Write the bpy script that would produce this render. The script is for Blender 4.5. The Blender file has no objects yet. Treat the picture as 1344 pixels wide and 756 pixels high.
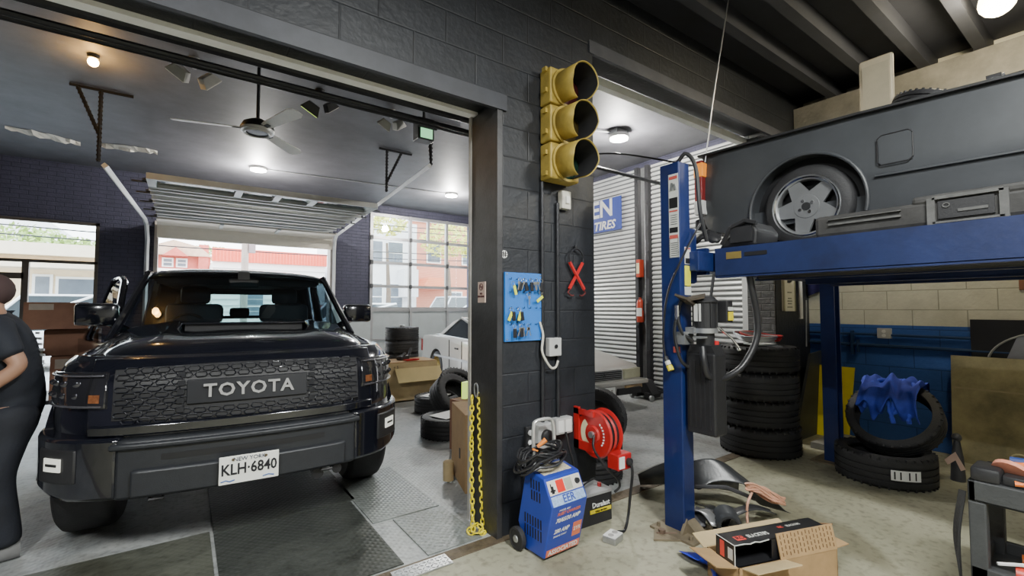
import bpy, bmesh, math, random
from mathutils import Vector, Matrix, Euler
random.seed(7)
PI=math.pi
SC=bpy.context.scene
COL=SC.collection
# ------------------------------------------------------------ materials
_m={}
def nn(nt,t,**k):
    n=nt.nodes.new(t)
    for a,b in k.items(): setattr(n,a,b)
    return n
def mat(name,col,rough=.55,metal=0.,var=.12,scale=6.,bump=0.,bscale=60.,coat=0.,emis=0.,spec=.5,alpha=1.):
    if name in _m: return _m[name]
    m=bpy.data.materials.new(name); m.use_nodes=True; nt=m.node_tree
    b=nt.nodes['Principled BSDF']
    b.inputs['Roughness'].default_value=rough; b.inputs['Metallic'].default_value=metal
    b.inputs['Coat Weight'].default_value=coat; b.inputs['Coat Roughness'].default_value=.04
    b.inputs['Specular IOR Level'].default_value=spec
    tc=nn(nt,'ShaderNodeTexCoord')
    if var>0:
        no=nn(nt,'ShaderNodeTexNoise'); no.inputs['Scale'].default_value=scale; no.inputs['Detail'].default_value=6
        no.inputs['Roughness'].default_value=.65
        nt.links.new(tc.outputs['Object'],no.inputs['Vector'])
        r=nn(nt,'ShaderNodeValToRGB'); r.color_ramp.elements[0].position=.3; r.color_ramp.elements[1].position=.7
        r.color_ramp.elements[0].color=tuple(max(0,c*(1-var)) for c in col[:3])+(1,)
        r.color_ramp.elements[1].color=tuple(min(1,c*(1+var)) for c in col[:3])+(1,)
        nt.links.new(no.outputs['Fac'],r.inputs['Fac']); nt.links.new(r.outputs['Color'],b.inputs['Base Color'])
    else: b.inputs['Base Color'].default_value=tuple(col[:3])+(1,)
    if bump>0:
        n2=nn(nt,'ShaderNodeTexNoise'); n2.inputs['Scale'].default_value=bscale; n2.inputs['Detail'].default_value=4
        nt.links.new(tc.outputs['Object'],n2.inputs['Vector'])
        bp=nn(nt,'ShaderNodeBump'); bp.inputs['Strength'].default_value=bump; bp.inputs['Distance'].default_value=.01
        nt.links.new(n2.outputs['Fac'],bp.inputs['Height']); nt.links.new(bp.outputs['Normal'],b.inputs['Normal'])
    if emis>0:
        b.inputs['Emission Color'].default_value=tuple(col[:3])+(1,); b.inputs['Emission Strength'].default_value=emis
    _m[name]=m; return m
def glassmat(name,tint=(.9,.95,.95),refl=.12,rough=.02):
    if name in _m: return _m[name]
    m=bpy.data.materials.new(name); m.use_nodes=True; nt=m.node_tree; nt.nodes.clear()
    o=nn(nt,'ShaderNodeOutputMaterial'); t=nn(nt,'ShaderNodeBsdfTransparent'); g=nn(nt,'ShaderNodeBsdfGlossy')
    t.inputs['Color'].default_value=tint+(1,); g.inputs['Roughness'].default_value=rough
    f=nn(nt,'ShaderNodeLayerWeight'); f.inputs['Blend'].default_value=.25
    mr=nn(nt,'ShaderNodeMapRange'); mr.inputs['To Min'].default_value=refl*.4; mr.inputs['To Max'].default_value=min(1,refl*4)
    x=nn(nt,'ShaderNodeMixShader')
    nt.links.new(f.outputs['Fresnel'],mr.inputs['Value']); nt.links.new(mr.outputs['Result'],x.inputs['Fac'])
    nt.links.new(t.outputs[0],x.inputs[1]); nt.links.new(g.outputs[0],x.inputs[2]); nt.links.new(x.outputs[0],o.inputs['Surface'])
    _m[name]=m; return m
def blockmat(name,col,mortar,plane='xz',bw=.4,bh=.2,rough=.6,bump=.6,low=None,zsplit=1.25,var=.15,mort=.012,spec=.5):
    """painted masonry; low = second colour below zsplit (painted dado)"""
    if name in _m: return _m[name]
    m=bpy.data.materials.new(name); m.use_nodes=True; nt=m.node_tree; b=nt.nodes['Principled BSDF']
    b.inputs['Roughness'].default_value=rough; b.inputs['Specular IOR Level'].default_value=spec
    tc=nn(nt,'ShaderNodeTexCoord'); s=nn(nt,'ShaderNodeSeparateXYZ'); c=nn(nt,'ShaderNodeCombineXYZ')
    L=nt.links.new; L(tc.outputs['Object'],s.inputs[0])
    L(s.outputs['X' if plane=='xz' else 'Y'],c.inputs['X']); L(s.outputs['Z'],c.inputs['Y'])
    br=nn(nt,'ShaderNodeTexBrick'); br.inputs['Scale'].default_value=1; br.inputs['Brick Width'].default_value=bw
    br.inputs['Row Height'].default_value=bh; br.inputs['Mortar Size'].default_value=mort*.6; br.inputs['Mortar Smooth'].default_value=.8
    L(c.outputs[0],br.inputs['Vector'])
    no=nn(nt,'ShaderNodeTexNoise'); no.inputs['Scale'].default_value=5; no.inputs['Detail'].default_value=8; no.inputs['Roughness'].default_value=.7
    L(tc.outputs['Object'],no.inputs['Vector'])
    def tri(cc):
        r=nn(nt,'ShaderNodeValToRGB'); r.color_ramp.elements[0].position=.3; r.color_ramp.elements[1].position=.72
        r.color_ramp.elements[0].color=tuple(v*(1-var) for v in cc)+(1,); r.color_ramp.elements[1].color=tuple(min(1,v*(1+var)) for v in cc)+(1,)
        L(no.outputs['Fac'],r.inputs['Fac']); return r.outputs['Color']
    base=tri(col)
    if low:
        l2=tri(low); g=nn(nt,'ShaderNodeMath',operation='GREATER_THAN'); g.inputs[1].default_value=zsplit
        L(s.outputs['Z'],g.inputs[0]); mx=nn(nt,'ShaderNodeMixRGB'); L(g.outputs[0],mx.inputs['Fac']); L(l2,mx.inputs[1]); L(base,mx.inputs[2]); base=mx.outputs[0]
    mm=nn(nt,'ShaderNodeMixRGB',blend_type='MULTIPLY'); mm.inputs[2].default_value=mortar+(1,)
    L(br.outputs['Fac'],mm.inputs['Fac']); L(base,mm.inputs[1]); L(mm.outputs[0],b.inputs['Base Color'])
    n3=nn(nt,'ShaderNodeTexNoise'); n3.inputs['Scale'].default_value=28; L(tc.outputs['Object'],n3.inputs['Vector'])
    h=nn(nt,'ShaderNodeMath',operation='MULTIPLY_ADD'); h.inputs[1].default_value=-1.2; L(br.outputs['Fac'],h.inputs[0])
    L(n3.outputs['Fac'],h.inputs[2])
    bp=nn(nt,'ShaderNodeBump'); bp.inputs['Strength'].default_value=bump; bp.inputs['Distance'].default_value=.012
    L(h.outputs[0],bp.inputs['Height']); L(bp.outputs['Normal'],b.inputs['Normal'])
    _m[name]=m; return m
def floormat(name,a,b_,crack=(.05,.05,.04),scale=1.2,rough=.45,treads=False,bump=.25):
    if name in _m: return _m[name]
    m=bpy.data.materials.new(name); m.use_nodes=True; nt=m.node_tree; b=nt.nodes['Principled BSDF']; L=nt.links.new
    tc=nn(nt,'ShaderNodeTexCoord')
    n1=nn(nt,'ShaderNodeTexNoise'); n1.inputs['Scale'].default_value=scale; n1.inputs['Detail'].default_value=9; n1.inputs['Roughness'].default_value=.68
    n1.inputs['Distortion'].default_value=.6
    L(tc.outputs['Object'],n1.inputs['Vector'])
    r=nn(nt,'ShaderNodeValToRGB'); e=r.color_ramp.elements; e[0].position=.32; e[0].color=a+(1,); e[1].position=.68; e[1].color=b_+(1,)
    L(n1.outputs['Fac'],r.inputs['Fac'])
    n2=nn(nt,'ShaderNodeTexNoise'); n2.inputs['Scale'].default_value=22; n2.inputs['Detail'].default_value=6; L(tc.outputs['Object'],n2.inputs['Vector'])
    r2=nn(nt,'ShaderNodeValToRGB'); r2.color_ramp.elements[0].position=.28; r2.color_ramp.elements[0].color=(.55,.55,.53,1); r2.color_ramp.elements[1].position=.5; r2.color_ramp.elements[1].color=(1,1,1,1)
    L(n2.outputs['Fac'],r2.inputs['Fac'])
    mx=nn(nt,'ShaderNodeMixRGB',blend_type='MULTIPLY'); mx.inputs['Fac'].default_value=.8; L(r.outputs[0],mx.inputs[1]); L(r2.outputs[0],mx.inputs[2])
    # dark oil stains
    n4=nn(nt,'ShaderNodeTexNoise'); n4.inputs['Scale'].default_value=.9; n4.inputs['Detail'].default_value=3; n4.inputs['Distortion'].default_value=1.2
    L(tc.outputs['Object'],n4.inputs['Vector'])
    r4=nn(nt,'ShaderNodeValToRGB'); r4.color_ramp.elements[0].position=.34; r4.color_ramp.elements[0].color=(.62,.6,.56,1); r4.color_ramp.elements[1].position=.46; r4.color_ramp.elements[1].color=(1,1,1,1)
    L(n4.outputs['Fac'],r4.inputs['Fac'])
    m2=nn(nt,'ShaderNodeMixRGB',blend_type='MULTIPLY'); m2.inputs['Fac'].default_value=1; L(mx.outputs[0],m2.inputs[1]); L(r4.outputs[0],m2.inputs[2])
    L(m2.outputs[0],b.inputs['Base Color'])
    rr=nn(nt,'ShaderNodeMapRange'); rr.inputs['To Min'].default_value=rough-.15; rr.inputs['To Max'].default_value=rough+.2
    L(n1.outputs['Fac'],rr.inputs['Value']); L(rr.outputs['Result'],b.inputs['Roughness'])
    bp=nn(nt,'ShaderNodeBump'); bp.inputs['Strength'].default_value=bump; bp.inputs['Distance'].default_value=.006
    if treads:
        mp=nn(nt,'ShaderNodeMapping'); mp.inputs['Rotation'].default_value=(0,0,PI/4); L(tc.outputs['Object'],mp.inputs['Vector'])
        w1=nn(nt,'ShaderNodeTexWave'); w1.inputs['Scale'].default_value=9; w2=nn(nt,'ShaderNodeTexWave',bands_direction='Y'); w2.inputs['Scale'].default_value=9
        w1.bands_direction='X'
        L(mp.outputs[0],w1.inputs['Vector']); L(mp.outputs[0],w2.inputs['Vector'])
        mu=nn(nt,'ShaderNodeMath',operation='MULTIPLY'); L(w1.outputs['Fac'],mu.inputs[0]); L(w2.outputs['Fac'],mu.inputs[1]); 
        ad=nn(nt,'ShaderNodeMath',operation='MULTIPLY_ADD'); ad.inputs[1].default_value=.8; L(mu.outputs[0],ad.inputs[0]); L(n2.outputs['Fac'],ad.inputs[2])
        L(ad.outputs[0],bp.inputs['Height'])
    else: L(n2.outputs['Fac'],bp.inputs['Height'])
    L(bp.outputs['Normal'],b.inputs['Normal'])
    _m[name]=m; return m
# ------------------------------------------------------------ object helpers
def tag(o,label,cat,group=None,kind=None):
    o['label']=label; o['category']=cat
    if group: o['group']=group
    if kind: o['kind']=kind
    return o
def thing(name,label,cat,loc=(0,0,0),rz=0,group=None,rot=None):
    o=bpy.data.objects.new(name,None); o.empty_display_size=.1; COL.objects.link(o); o.location=loc
    o.rotation_euler=rot if rot else (0,0,rz)
    return tag(o,label,cat,group)
def chain(o):
    m=Matrix.Identity(4)
    while o: m=o.matrix_basis.copy()@m; o=o.parent
    return m
def mbasis(o): return Matrix.LocRotScale(o.location,o.rotation_euler,o.scale)
def chain(o):
    m=Matrix.Identity(4)
    while o: m=mbasis(o)@m; o=o.parent
    return m
class MB:
    def __init__(s): s.bm=bmesh.new()
    def xf(s,vs,M):
        for v in vs: v.co=M@v.co
    def box(s,x0,x1,y0,y1,z0,z1,M=None,bev=0):
        c=[(x0,y0,z0),(x1,y0,z0),(x1,y1,z0),(x0,y1,z0),(x0,y0,z1),(x1,y0,z1),(x1,y1,z1),(x0,y1,z1)]
        vs=[s.bm.verts.new(p) for p in c]
        fs=[s.bm.faces.new([vs[i] for i in f]) for f in ((0,3,2,1),(4,5,6,7),(0,1,5,4),(1,2,6,5),(2,3,7,6),(3,0,4,7))]
        if bev>0:
            es=set(e for f in fs for e in f.edges)
            r=bmesh.ops.bevel(s.bm,geom=list(es),offset=bev,segments=2,affect='EDGES',profile=.5)
            vs=list(set(v for f in r['faces'] for v in f.verts)|set(v for v in vs if v.is_valid))
        if M is not None: s.xf(vs,M)
        return s
    def cb(s,c,size,rot=(0,0,0),bev=0):
        M=Matrix.Translation(c)@Euler(rot).to_matrix().to_4x4()
        a,b,d=size[0]/2,size[1]/2,size[2]/2
        return s.box(-a,a,-b,b,-d,d,M,bev)
    def lathe(s,prof,n=32,M=None,a0=0,a1=2*PI,close=False):
        full=abs(a1-a0-2*PI)<1e-6; k=n if full else n+1; rings=[]
        pts=list(prof)
        for r,z in pts:
            if r<1e-6: rings.append([s.bm.verts.new((0,0,z))]*k)
            else: rings.append([s.bm.verts.new((r*math.cos(a0+(a1-a0)*i/n),r*math.sin(a0+(a1-a0)*i/n),z)) for i in range(k)])
        R=rings+([rings[0]] if close else [])
        for A,B in zip(R,R[1:]):
            for i in range(n):
                j=(i+1)%k
                f=[]
                for v in (A[i],A[j],B[j],B[i]):
                    if v not in f: f.append(v)
                if len(f)>2:
                    try: s.bm.faces.new(f)
                    except ValueError: pass
        if M is not None: s.xf(set(v for r in rings for v in r),M)
        return s
    def tube(s,path,r,n=8,cap=True):
        P=[Vector(p) for p in path]; rs=r if isinstance(r,(list,tuple)) else [r]*len(P)
        up=None; rings=[]
        for i,p in enumerate(P):
            t=(P[min(i+1,len(P)-1)]-P[max(i-1,0)])
            if t.length<1e-9: t=Vector((0,0,1))
            t.normalize()
            if up is None:
                up=Vector((0,0,1)) if abs(t.z)<.9 else Vector((1,0,0))
            x=up-t*up.dot(t)
            if x.length<1e-4: x=t.orthogonal()
            x.normalize(); y=t.cross(x); up=x
            rings.append([s.bm.verts.new(p+(x*math.cos(2*PI*k/n)+y*math.sin(2*PI*k/n))*rs[i]) for k in range(n)])
        for A,B in zip(rings,rings[1:]):
            for k in range(n): s.bm.faces.new((A[k],A[(k+1)%n],B[(k+1)%n],B[k]))
        if cap: s.bm.faces.new(rings[0][::-1]); s.bm.faces.new(rings[-1])
        return s
    def cyl(s,p0,p1,r,r1=None,n=20): return s.tube([p0,p1],[r,r if r1 is None else r1],n)
    def prism(s,poly,a0,a1,axis='y',M=None):
        """poly in the two other axes (x,z for 'y'; y,z for 'x'; x,y for 'z')"""
        def p(u,v,a): return {'y':(u,a,v),'x':(a,u,v),'z':(u,v,a)}[axis]
        A=[s.bm.verts.new(p(u,v,a0)) for u,v in poly]; B=[s.bm.verts.new(p(u,v,a1)) for u,v in poly]; n=len(A)
        s.bm.faces.new(A); s.bm.faces.new(B[::-1])
        for i in range(n): s.bm.faces.new((A[i],B[i],B[(i+1)%n],A[(i+1)%n]))
        if M is not None: s.xf(A+B,M)
        return s
    def grid(s,*a,**k): s.gv(*a,**k); return s
    def gv(s,P,thick=None,closeu=False,closev=False):
        V=[[s.bm.verts.new(p) for p in row] for row in P]
        nu=len(V); nv=len(V[0])
        for i in range(nu if closeu else nu-1):
            for j in range(nv if closev else nv-1):
                a,b=V[i],V[(i+1)%nu]
                s.bm.faces.new((a[j],a[(j+1)%nv],b[(j+1)%nv],b[j]))
        return V
    def cap(s,vs):
        try: s.bm.faces.new(vs)
        except ValueError: pass
    def sphere(s,c,r,n=16,sc=(1,1,1)):
        M=Matrix.Translation(c)@Matrix.Diagonal((sc[0],sc[1],sc[2],1))
        return s.lathe([(r*math.sin(PI*i/(n//2)) if 0<i<n//2 else 0,-r*math.cos(PI*i/(n//2))) for i in range(n//2+1)],n,M)
    def build(s,name,m,parent=None,W=False,smooth=False,sub=0,bev=0,kind=None,sol=0,keepn=False):
        if W and parent is not None:
            I=chain(parent).inverted()
            for v in s.bm.verts: v.co=I@v.co
        if not keepn: bmesh.ops.recalc_face_normals(s.bm,faces=s.bm.faces)
        me=bpy.data.meshes.new(name); s.bm.to_mesh(me); s.bm.free()
        o=bpy.data.objects.new(name,me); COL.objects.link(o); me.materials.append(m)
        if parent is not None: o.parent=parent
        if smooth:
            for p in me.polygons: p.use_smooth=True
            if smooth!='all':
                try: me.set_sharp_from_angle(angle=math.radians(38))
                except Exception: pass
        if sol: x=o.modifiers.new('s','SOLIDIFY'); x.thickness=sol
        if bev: x=o.modifiers.new('b','BEVEL'); x.width=bev; x.segments=2; x.limit_method='ANGLE'
        if sub: x=o.modifiers.new('u','SUBSURF'); x.levels=sub; x.render_levels=sub
        if kind: o['kind']=kind
        return o
def bake(o):
    dg=bpy.context.evaluated_depsgraph_get(); dg.update()
    me=bpy.data.meshes.new_from_object(o.evaluated_get(dg)); o.modifiers.clear(); o.data=me; return o
def cut(o,cmb):
    """boolean difference applied at build time; cutter is thrown away"""
    c=cmb.build('cutter',mat('cut',(.5,.5,.5)))
    c.parent=o.parent
    x=o.modifiers.new('k','BOOLEAN'); x.operation='DIFFERENCE'; x.object=c; x.solver='EXACT'
    bpy.context.view_layer.update(); bake(o); bpy.data.objects.remove(c); return o
def struct(name,mb,m,**k): return mb.build(name,m,kind='structure',**k)
def smesh(name,o): o['kind']='structure'; return o
FACE_Y=(PI/2,0,0)      # reads along +x, faces -y
FACE_X=(PI/2,0,-PI/2)  # reads along -y, faces -x
def text(name,body,size,m,parent,loc,rot=FACE_Y,ext=.0015,align='CENTER',sx=1.,W=False,bold=0,shear=0,space=1.):
    cu=bpy.data.curves.new(name,'FONT'); cu.body=body; cu.size=size; cu.align_x=align; cu.align_y='CENTER'
    cu.extrude=ext; cu.resolution_u=2; cu.offset=bold; cu.shear=shear; cu.space_character=space
    t=bpy.data.objects.new(name,cu); COL.objects.link(t)
    dg=bpy.context.evaluated_depsgraph_get(); me=bpy.data.meshes.new_from_object(t.evaluated_get(dg)); bpy.data.objects.remove(t)
    M=Matrix.Translation(loc)@(rot if isinstance(rot,Matrix) else Euler(rot).to_matrix().to_4x4())@Matrix.Diagonal((sx,1,1,1))
    if W and parent: M=chain(parent).inverted()@M
    me.transform(M); me.materials.clear(); me.materials.append(m)
    o=bpy.data.objects.new(name,me); COL.objects.link(o)
    if parent: o.parent=parent
    return o
def kids(o): return [c for c in bpy.data.objects if c.parent==o]
def dup(o,loc=None,rot=None,label=None,parent=None,top=True):
    ch=kids(o); c=o.copy(); COL.objects.link(c)
    if not top: c.parent=parent
    if loc is not None: c.location=loc
    if rot is not None: c.rotation_euler=rot
    if label: c['label']=label
    for k in ch: dup(k,parent=c,top=False)
    return c
def cat(pts,n=8):
    """Catmull-Rom through pts"""
    P=[Vector(p) for p in pts]; P=[P[0]*2-P[1]]+P+[P[-1]*2-P[-2]]; out=[]
    for i in range(1,len(P)-2):
        for k in range(n):
            t=k/n; a,b,c,d=P[i-1],P[i],P[i+1],P[i+2]
            out.append(.5*((2*b)+(c-a)*t+(2*a-5*b+4*c-d)*t*t+(3*b-a-3*c+d)*t**3))
    out.append(P[-2]); return out
# ------------------------------------------------------------ shared materials
BLACKW=blockmat('black_block',(.017,.019,.024),(.6,.6,.63),'xz',.42,.205,.5,.28,var=.3)
BLACKX=blockmat('black_block_side',(.02,.022,.027),(.5,.5,.53),'yz',.42,.205,.5,.28,var=.3)
NAVYW=blockmat('navy_brick',(.058,.058,.095),(.5,.5,.55),'xz',.22,.075,.65,.5,var=.2)
NAVYX=blockmat('navy_brick_side',(.06,.06,.10),(.5,.5,.55),'yz',.22,.075,.65,.5,var=.2)
STEELB=mat('black_steel',(.03,.031,.036),.4,.3,.25,9,.25,50)
WHITEM=mat('white_metal',(.72,.72,.70),.4,.1,.06)
GALV=mat('galvanised',(.5,.51,.52),.35,.8,.15,14)
CHROME=mat('chrome',(.8,.8,.8),.12,1.,.03)
RUB=mat('tyre_rubber',(.022,.022,.024),.62,0,.25,7,.25,90)
RUB2=mat('tyre_rubber_worn',(.045,.046,.050),.6,0,.25,7,.25,90)
BLKP=mat('black_plastic',(.022,.022,.024),.45,0,.15,10,.1,120)
DKP=mat('dark_plastic',(.05,.05,.055),.5,0,.15,10,.1,120)
BLUE=mat('lift_blue',(.010,.024,.115),.38,.1,.18,5,.06,40,coat=.2)
RED=mat('red_enamel',(.50,.02,.02),.3,0,.12,8,coat=.3)
WHT=mat('white_print',(.8,.8,.78),.5,0,.03)
BLK=mat('black_print',(.012,.012,.014),.5,0,.05)
YEL=mat('safety_yellow',(.75,.62,.02),.45,0,.08)
CARD=mat('cardboard',(.42,.27,.13),.8,0,.10,9,.05,80)
CARD2=mat('cardboard_pale',(.52,.40,.22),.8,0,.10,9,.05,80)
CARD3=mat('cardboard_brown',(.26,.13,.085),.8,0,.12,9,.05,80)
HOSE=mat('black_hose',(.018,.018,.02),.38,0,.1,20)
GLASS=glassmat('pane_glass',(.93,.97,.97),.10)
# ============================================================ the building
ZB=4.0; ZC=4.02
struct('floor',MB().box(-4.5,6.25,-4,2.47,-.12,0),floormat('shop_concrete',(.25,.245,.17),(.40,.385,.285),scale=1.3,rough=.5,bump=.2))
struct('floor_bay',MB().box(-4.5,6.45,2.47,11.2,-.12,0),floormat('bay_floor',(.26,.275,.28),(.46,.47,.46),scale=1.8,rough=.42,treads=True,bump=.35))
struct('trim_1',MB().box(-4.5,6.2,2.40,2.50,-.05,.004),mat('threshold_strip',(.13,.10,.065),.6,.2,.4,12,.4,60))
# worn steel tread plates along the threshold
tp=MB(); tp.box(.95,1.28,2.36,2.47,.004,.012)
for i in range(13):
    for j in range(4): tp.cb((.975+i*.024,2.375+j*.026,.014),(.018,.005,.004),(0,0,.7 if (i+j)%2 else -.7))
tag(tp.build('tread_plate',GALV),'short bright checker steel plate at the threshold in front of the pickup','tread plate')
struct('wall_divider',MB().box(1.657,2.52,2.45,2.76,0,ZC).box(-4.5,1.657,2.45,2.76,2.84,ZC).box(2.52,5.4,2.45,2.76,3.50,ZC).box(5.4,6.25,2.45,2.76,0,ZC).box(-4.5,-3.4,2.45,2.76,0,2.76),BLACKW)
struct('wall_right',MB().box(6.25,6.5,-4,2.45,0,ZC),blockmat('two_tone_block',(.56,.54,.44),(.6,.6,.57),'yz',.42,.205,.55,.3,low=(.035,.105,.36),zsplit=1.27,var=.12))
struct('wall_left',MB().box(-4.7,-4.5,-4,11.2,0,ZC),NAVYX)
struct('wall_back',MB().box(-4.5,6.25,-4.2,-4,0,ZC),mat('back_wall_paint',(.35,.34,.30),.6,0,.1))
# far wall with three openings: storefront, roll-up door, glass door
fw=MB()
fw.box(-4.5,-3.9,11,11.2,0,ZB).box(-3.9,-1.28,11,11.2,2.98,ZB).box(-1.28,-.47,11,11.2,0,ZB)
fw.box(-.47,2.72,11,11.2,3.12,ZB).box(2.72,3.62,11,11.2,0,ZB).box(3.62,6.5,11,11.2,3.80,ZB)
struct('wall_far',fw,NAVYW)
sb=MB().box(6.45,6.65,10.2,11.2,0,ZB).box(6.45,6.65,2.76,10.2,3.90,ZB+.01)
struct('wall_pier',MB().box(5.385,5.40,2.46,2.76,0,3.5),blockmat('grey_brick_pier',(.15,.155,.155),(.6,.6,.6),'yz',.2,.075,.6,.7,var=.2))
struct('wall_bay_side',sb,NAVYX)
struct('wall_pier_far',MB().box(6.25,6.65,2.76,3.13,0,3.90),blockmat('grey_brick',(.15,.155,.155),(.6,.6,.6),'yz',.2,.075,.6,.9,var=.2))
CEIL=mat('bay_ceiling_paint',(.12,.12,.135),.6,0,.2,2.5,.1,30)
struct('ceiling_bay',MB().box(-4.5,6.6,2.76,11.2,ZB,ZB+.1),CEIL)
struct('ceiling',MB().box(-4.5,6.5,-4,2.46,ZC,ZC+.1),mat('shop_ceiling_paint',(.026,.028,.038),.7,0,.25,2,.1,30))
JM=mat('joist_paint',(.030,.032,.042),.6,0,.2,3)
for i in range(15):
    y=2.03-i*.40
    struct('trim_%d'%(20+i),MB().box(-4.5,6.25,y-.045,y+.045,ZC-.16,ZC-.0),JM)
struct('trim_2',MB().box(5.95,6.25,-4,2.44,3.55,3.86),mat('concrete_beam',(.20,.19,.165),.8,0,.25,5,.6,25))
# header / jamb steel of the left opening
struct('trim_3',MB().box(-4.5,1.66,2.73,2.80,2.815,2.885),mat('bright_header_edge',(.95,.94,.92),.5,0,.05))
struct('trim_4',MB().box(1.625,1.66,2.77,2.80,0,2.87),mat('jamb_edge',(.42,.40,.37),.5,.1,.2))
struct('trim_5',MB().box(1.63,1.67,2.44,2.76,0,2.80),mat('jamb_steel',(.045,.044,.046),.4,.2,.25,8,.15,50))
struct('trim_6',MB().box(-4.5,1.70,2.43,2.46,2.755,2.86),mat('header_lip',(.05,.052,.062),.5,.1,.2))
struct('trim_7',MB().box(2.5,5.9,2.73,2.80,3.40,3.47),mat('white_header_strip',(.85,.86,.80),.5,.0,.08))
struct('trim_8',MB().box(2.48,5.9,2.44,2.47,3.42,3.52),mat('header_lip2',(.075,.077,.09),.5,.1,.2))
# ---- storefront window at the far left
ALU=mat('storefront_alu',(.14,.125,.11),.4,.4,.1)
w=MB(); 
for x in (-3.9,-1.33): w.box(x,x+.05,10.97,11.03,0,2.98)
for z in (0.0,2.235,2.93): w.box(-3.9,-1.28,10.97,11.03,z,z+.05)
w.box(-2.23,-2.145,10.96,11.04,0,2.24).box(-3.9,-2.2,10.96,11.04,1.95,2.05).box(-3.9,-2.2,10.96,11.04,0,.25).box(-3.3,-3.2,10.96,11.04,0,2.24)
ws=struct('window_1',w,ALU); MB().box(-3.86,-1.32,10.995,11.005,.04,2.95).build('pane',GLASS,ws)
# ---- glass sectional door at right of the bay
g=MB(); FR=mat('door_alu',(.42,.42,.43),.35,.6,.1)
for z in (1.45,2.0,2.58,3.19,3.76): g.box(3.62,6.5,10.97,11.03,z-.035,z+.035)
for x in (3.66,4.66,5.70,6.46): g.box(x-.035,x+.035,10.96,11.04,1.45,3.80)
g.box(5.13,5.19,10.96,11.04,3.19,3.78)
wd=struct('window_2',g,FR); MB().box(3.65,6.47,10.995,11.005,1.45,3.78).build('pane',GLASS,wd)
hb=MB()
for z in (2.0,2.58,3.19):
    for x in (3.66,4.66,5.70): hb.box(x-.03,x+.03,10.92,10.97,z-.05,z+.05)
hb.build('hinge',DKP,wd)
lp=MB().box(3.62,6.5,10.96,11.04,0,1.42)
lw=struct('door_1',lp,mat('door_lower_panel',(.45,.49,.50),.5,.1,.06))
r=MB()
for x in (3.66,4.66,5.7,6.4): r.box(x-.03,x+.03,10.90,10.97,0,1.45)
for z in (.7,1.40): r.box(3.62,6.45,10.92,10.96,z-.02,z+.02)
r.build('door_rib',FR,lw)
tag(MB().box(2.75,3.62,10.86,10.95,0,1.43).build('wall_panel',mat('pale_panel',(.47,.51,.51),.5,0,.06)),'pale grey panel leaning against the far pier behind the pickup','panel')
# ---- shutters (side wall)
def shutter(name,y0,y1,label):
    t=thing(name,label,'shutter',(6.44,(y0+y1)/2,0))
    P=[]; n=51; z=0.
    prof=[]
    for k in range(n):
        z=.02+k*.0765
        prof+=[(0,z),(-.012,z+.012),(-.022,z+.034),(-.012,z+.058),(0.006,z+.066)]
    prof.append((0,3.9))
    b=MB(); b.grid([[(6.44+dx,y,zz) for dx,zz in prof] for y in (y0,y1)])
    b.build('curtain',SHUT,t,W=True,smooth=False,sol=.004)
    MB().box(6.39,6.45,y0,y1,0,.05,).build('bottom_bar',GALV,t,W=True)
    return t
SHUT=mat('shutter_steel',(.74,.75,.74),.38,.25,.08,3)
def slat_groove_shade(m,pitch):  # darkens slat grooves and undersides in the colour, imitating their shade
    nt=m.node_tree; b=nt.nodes['Principled BSDF']; src=b.inputs['Base Color'].links[0].from_socket; L_=nt.links.new
    tc=nn(nt,'ShaderNodeTexCoord'); s=nn(nt,'ShaderNodeSeparateXYZ'); L_(tc.outputs['Object'],s.inputs[0])
    d=nn(nt,'ShaderNodeMath',operation='DIVIDE'); d.inputs[1].default_value=pitch; a=nn(nt,'ShaderNodeMath',operation='SUBTRACT'); a.inputs[1].default_value=.02
    f=nn(nt,'ShaderNodeMath',operation='FRACT'); L_(s.outputs['Z'],a.inputs[0]); L_(a.outputs[0],d.inputs[0]); L_(d.outputs[0],f.inputs[0])
    r=nn(nt,'ShaderNodeValToRGB'); e=r.color_ramp.elements; e[0].position=0; e[0].color=(.16,.17,.18,1); e[1].position=.30; e[1].color=(1,1,1,1); e.new(.16).color=(.2,.2,.21,1); e.new(.93).color=(1,1,1,1); e.new(1.0).color=(.2,.2,.2,1)
    L_(f.outputs[0],r.inputs['Fac']); mx=nn(nt,'ShaderNodeMixRGB',blend_type='MULTIPLY'); mx.inputs['Fac'].default_value=1; L_(src,mx.inputs[1]); L_(r.outputs[0],mx.inputs[2]); L_(mx.outputs[0],b.inputs['Base Color'])
slat_groove_shade(SHUT,.0765)
shutter('roll_shutter',5.16,10.2,'long roll-down steel shutter behind the tire banner')
shutter('roll_shutter',3.33,4.92,'narrow roll-down steel shutter behind the blue lift post')
for y,l in ((5.15,'dark steel guide post beside the long shutter and the red extinguisher'),(4.93,'dark steel guide post on the lift side of the shutter gap')):
    p=MB().box(6.34,6.44,y-.035,y+.035,0,3.9)
    for k in range(9): p.cb((6.335,y,.3+k*.42),(.012,.03,.05))
    tag(p.build('guide_post',mat('post_dark',(.045,.045,.05),.5,.3,.2)),l,'post')
# latch chain bars between posts
struct('trim_9',MB().box(6.35,6.47,3.20,3.33,0,3.9),mat('shutter_frame',(.70,.71,.69),.45,.1,.05))
struct('trim_10',MB().box(6.43,6.46,4.9,5.2,0,3.9),GALV)
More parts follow.
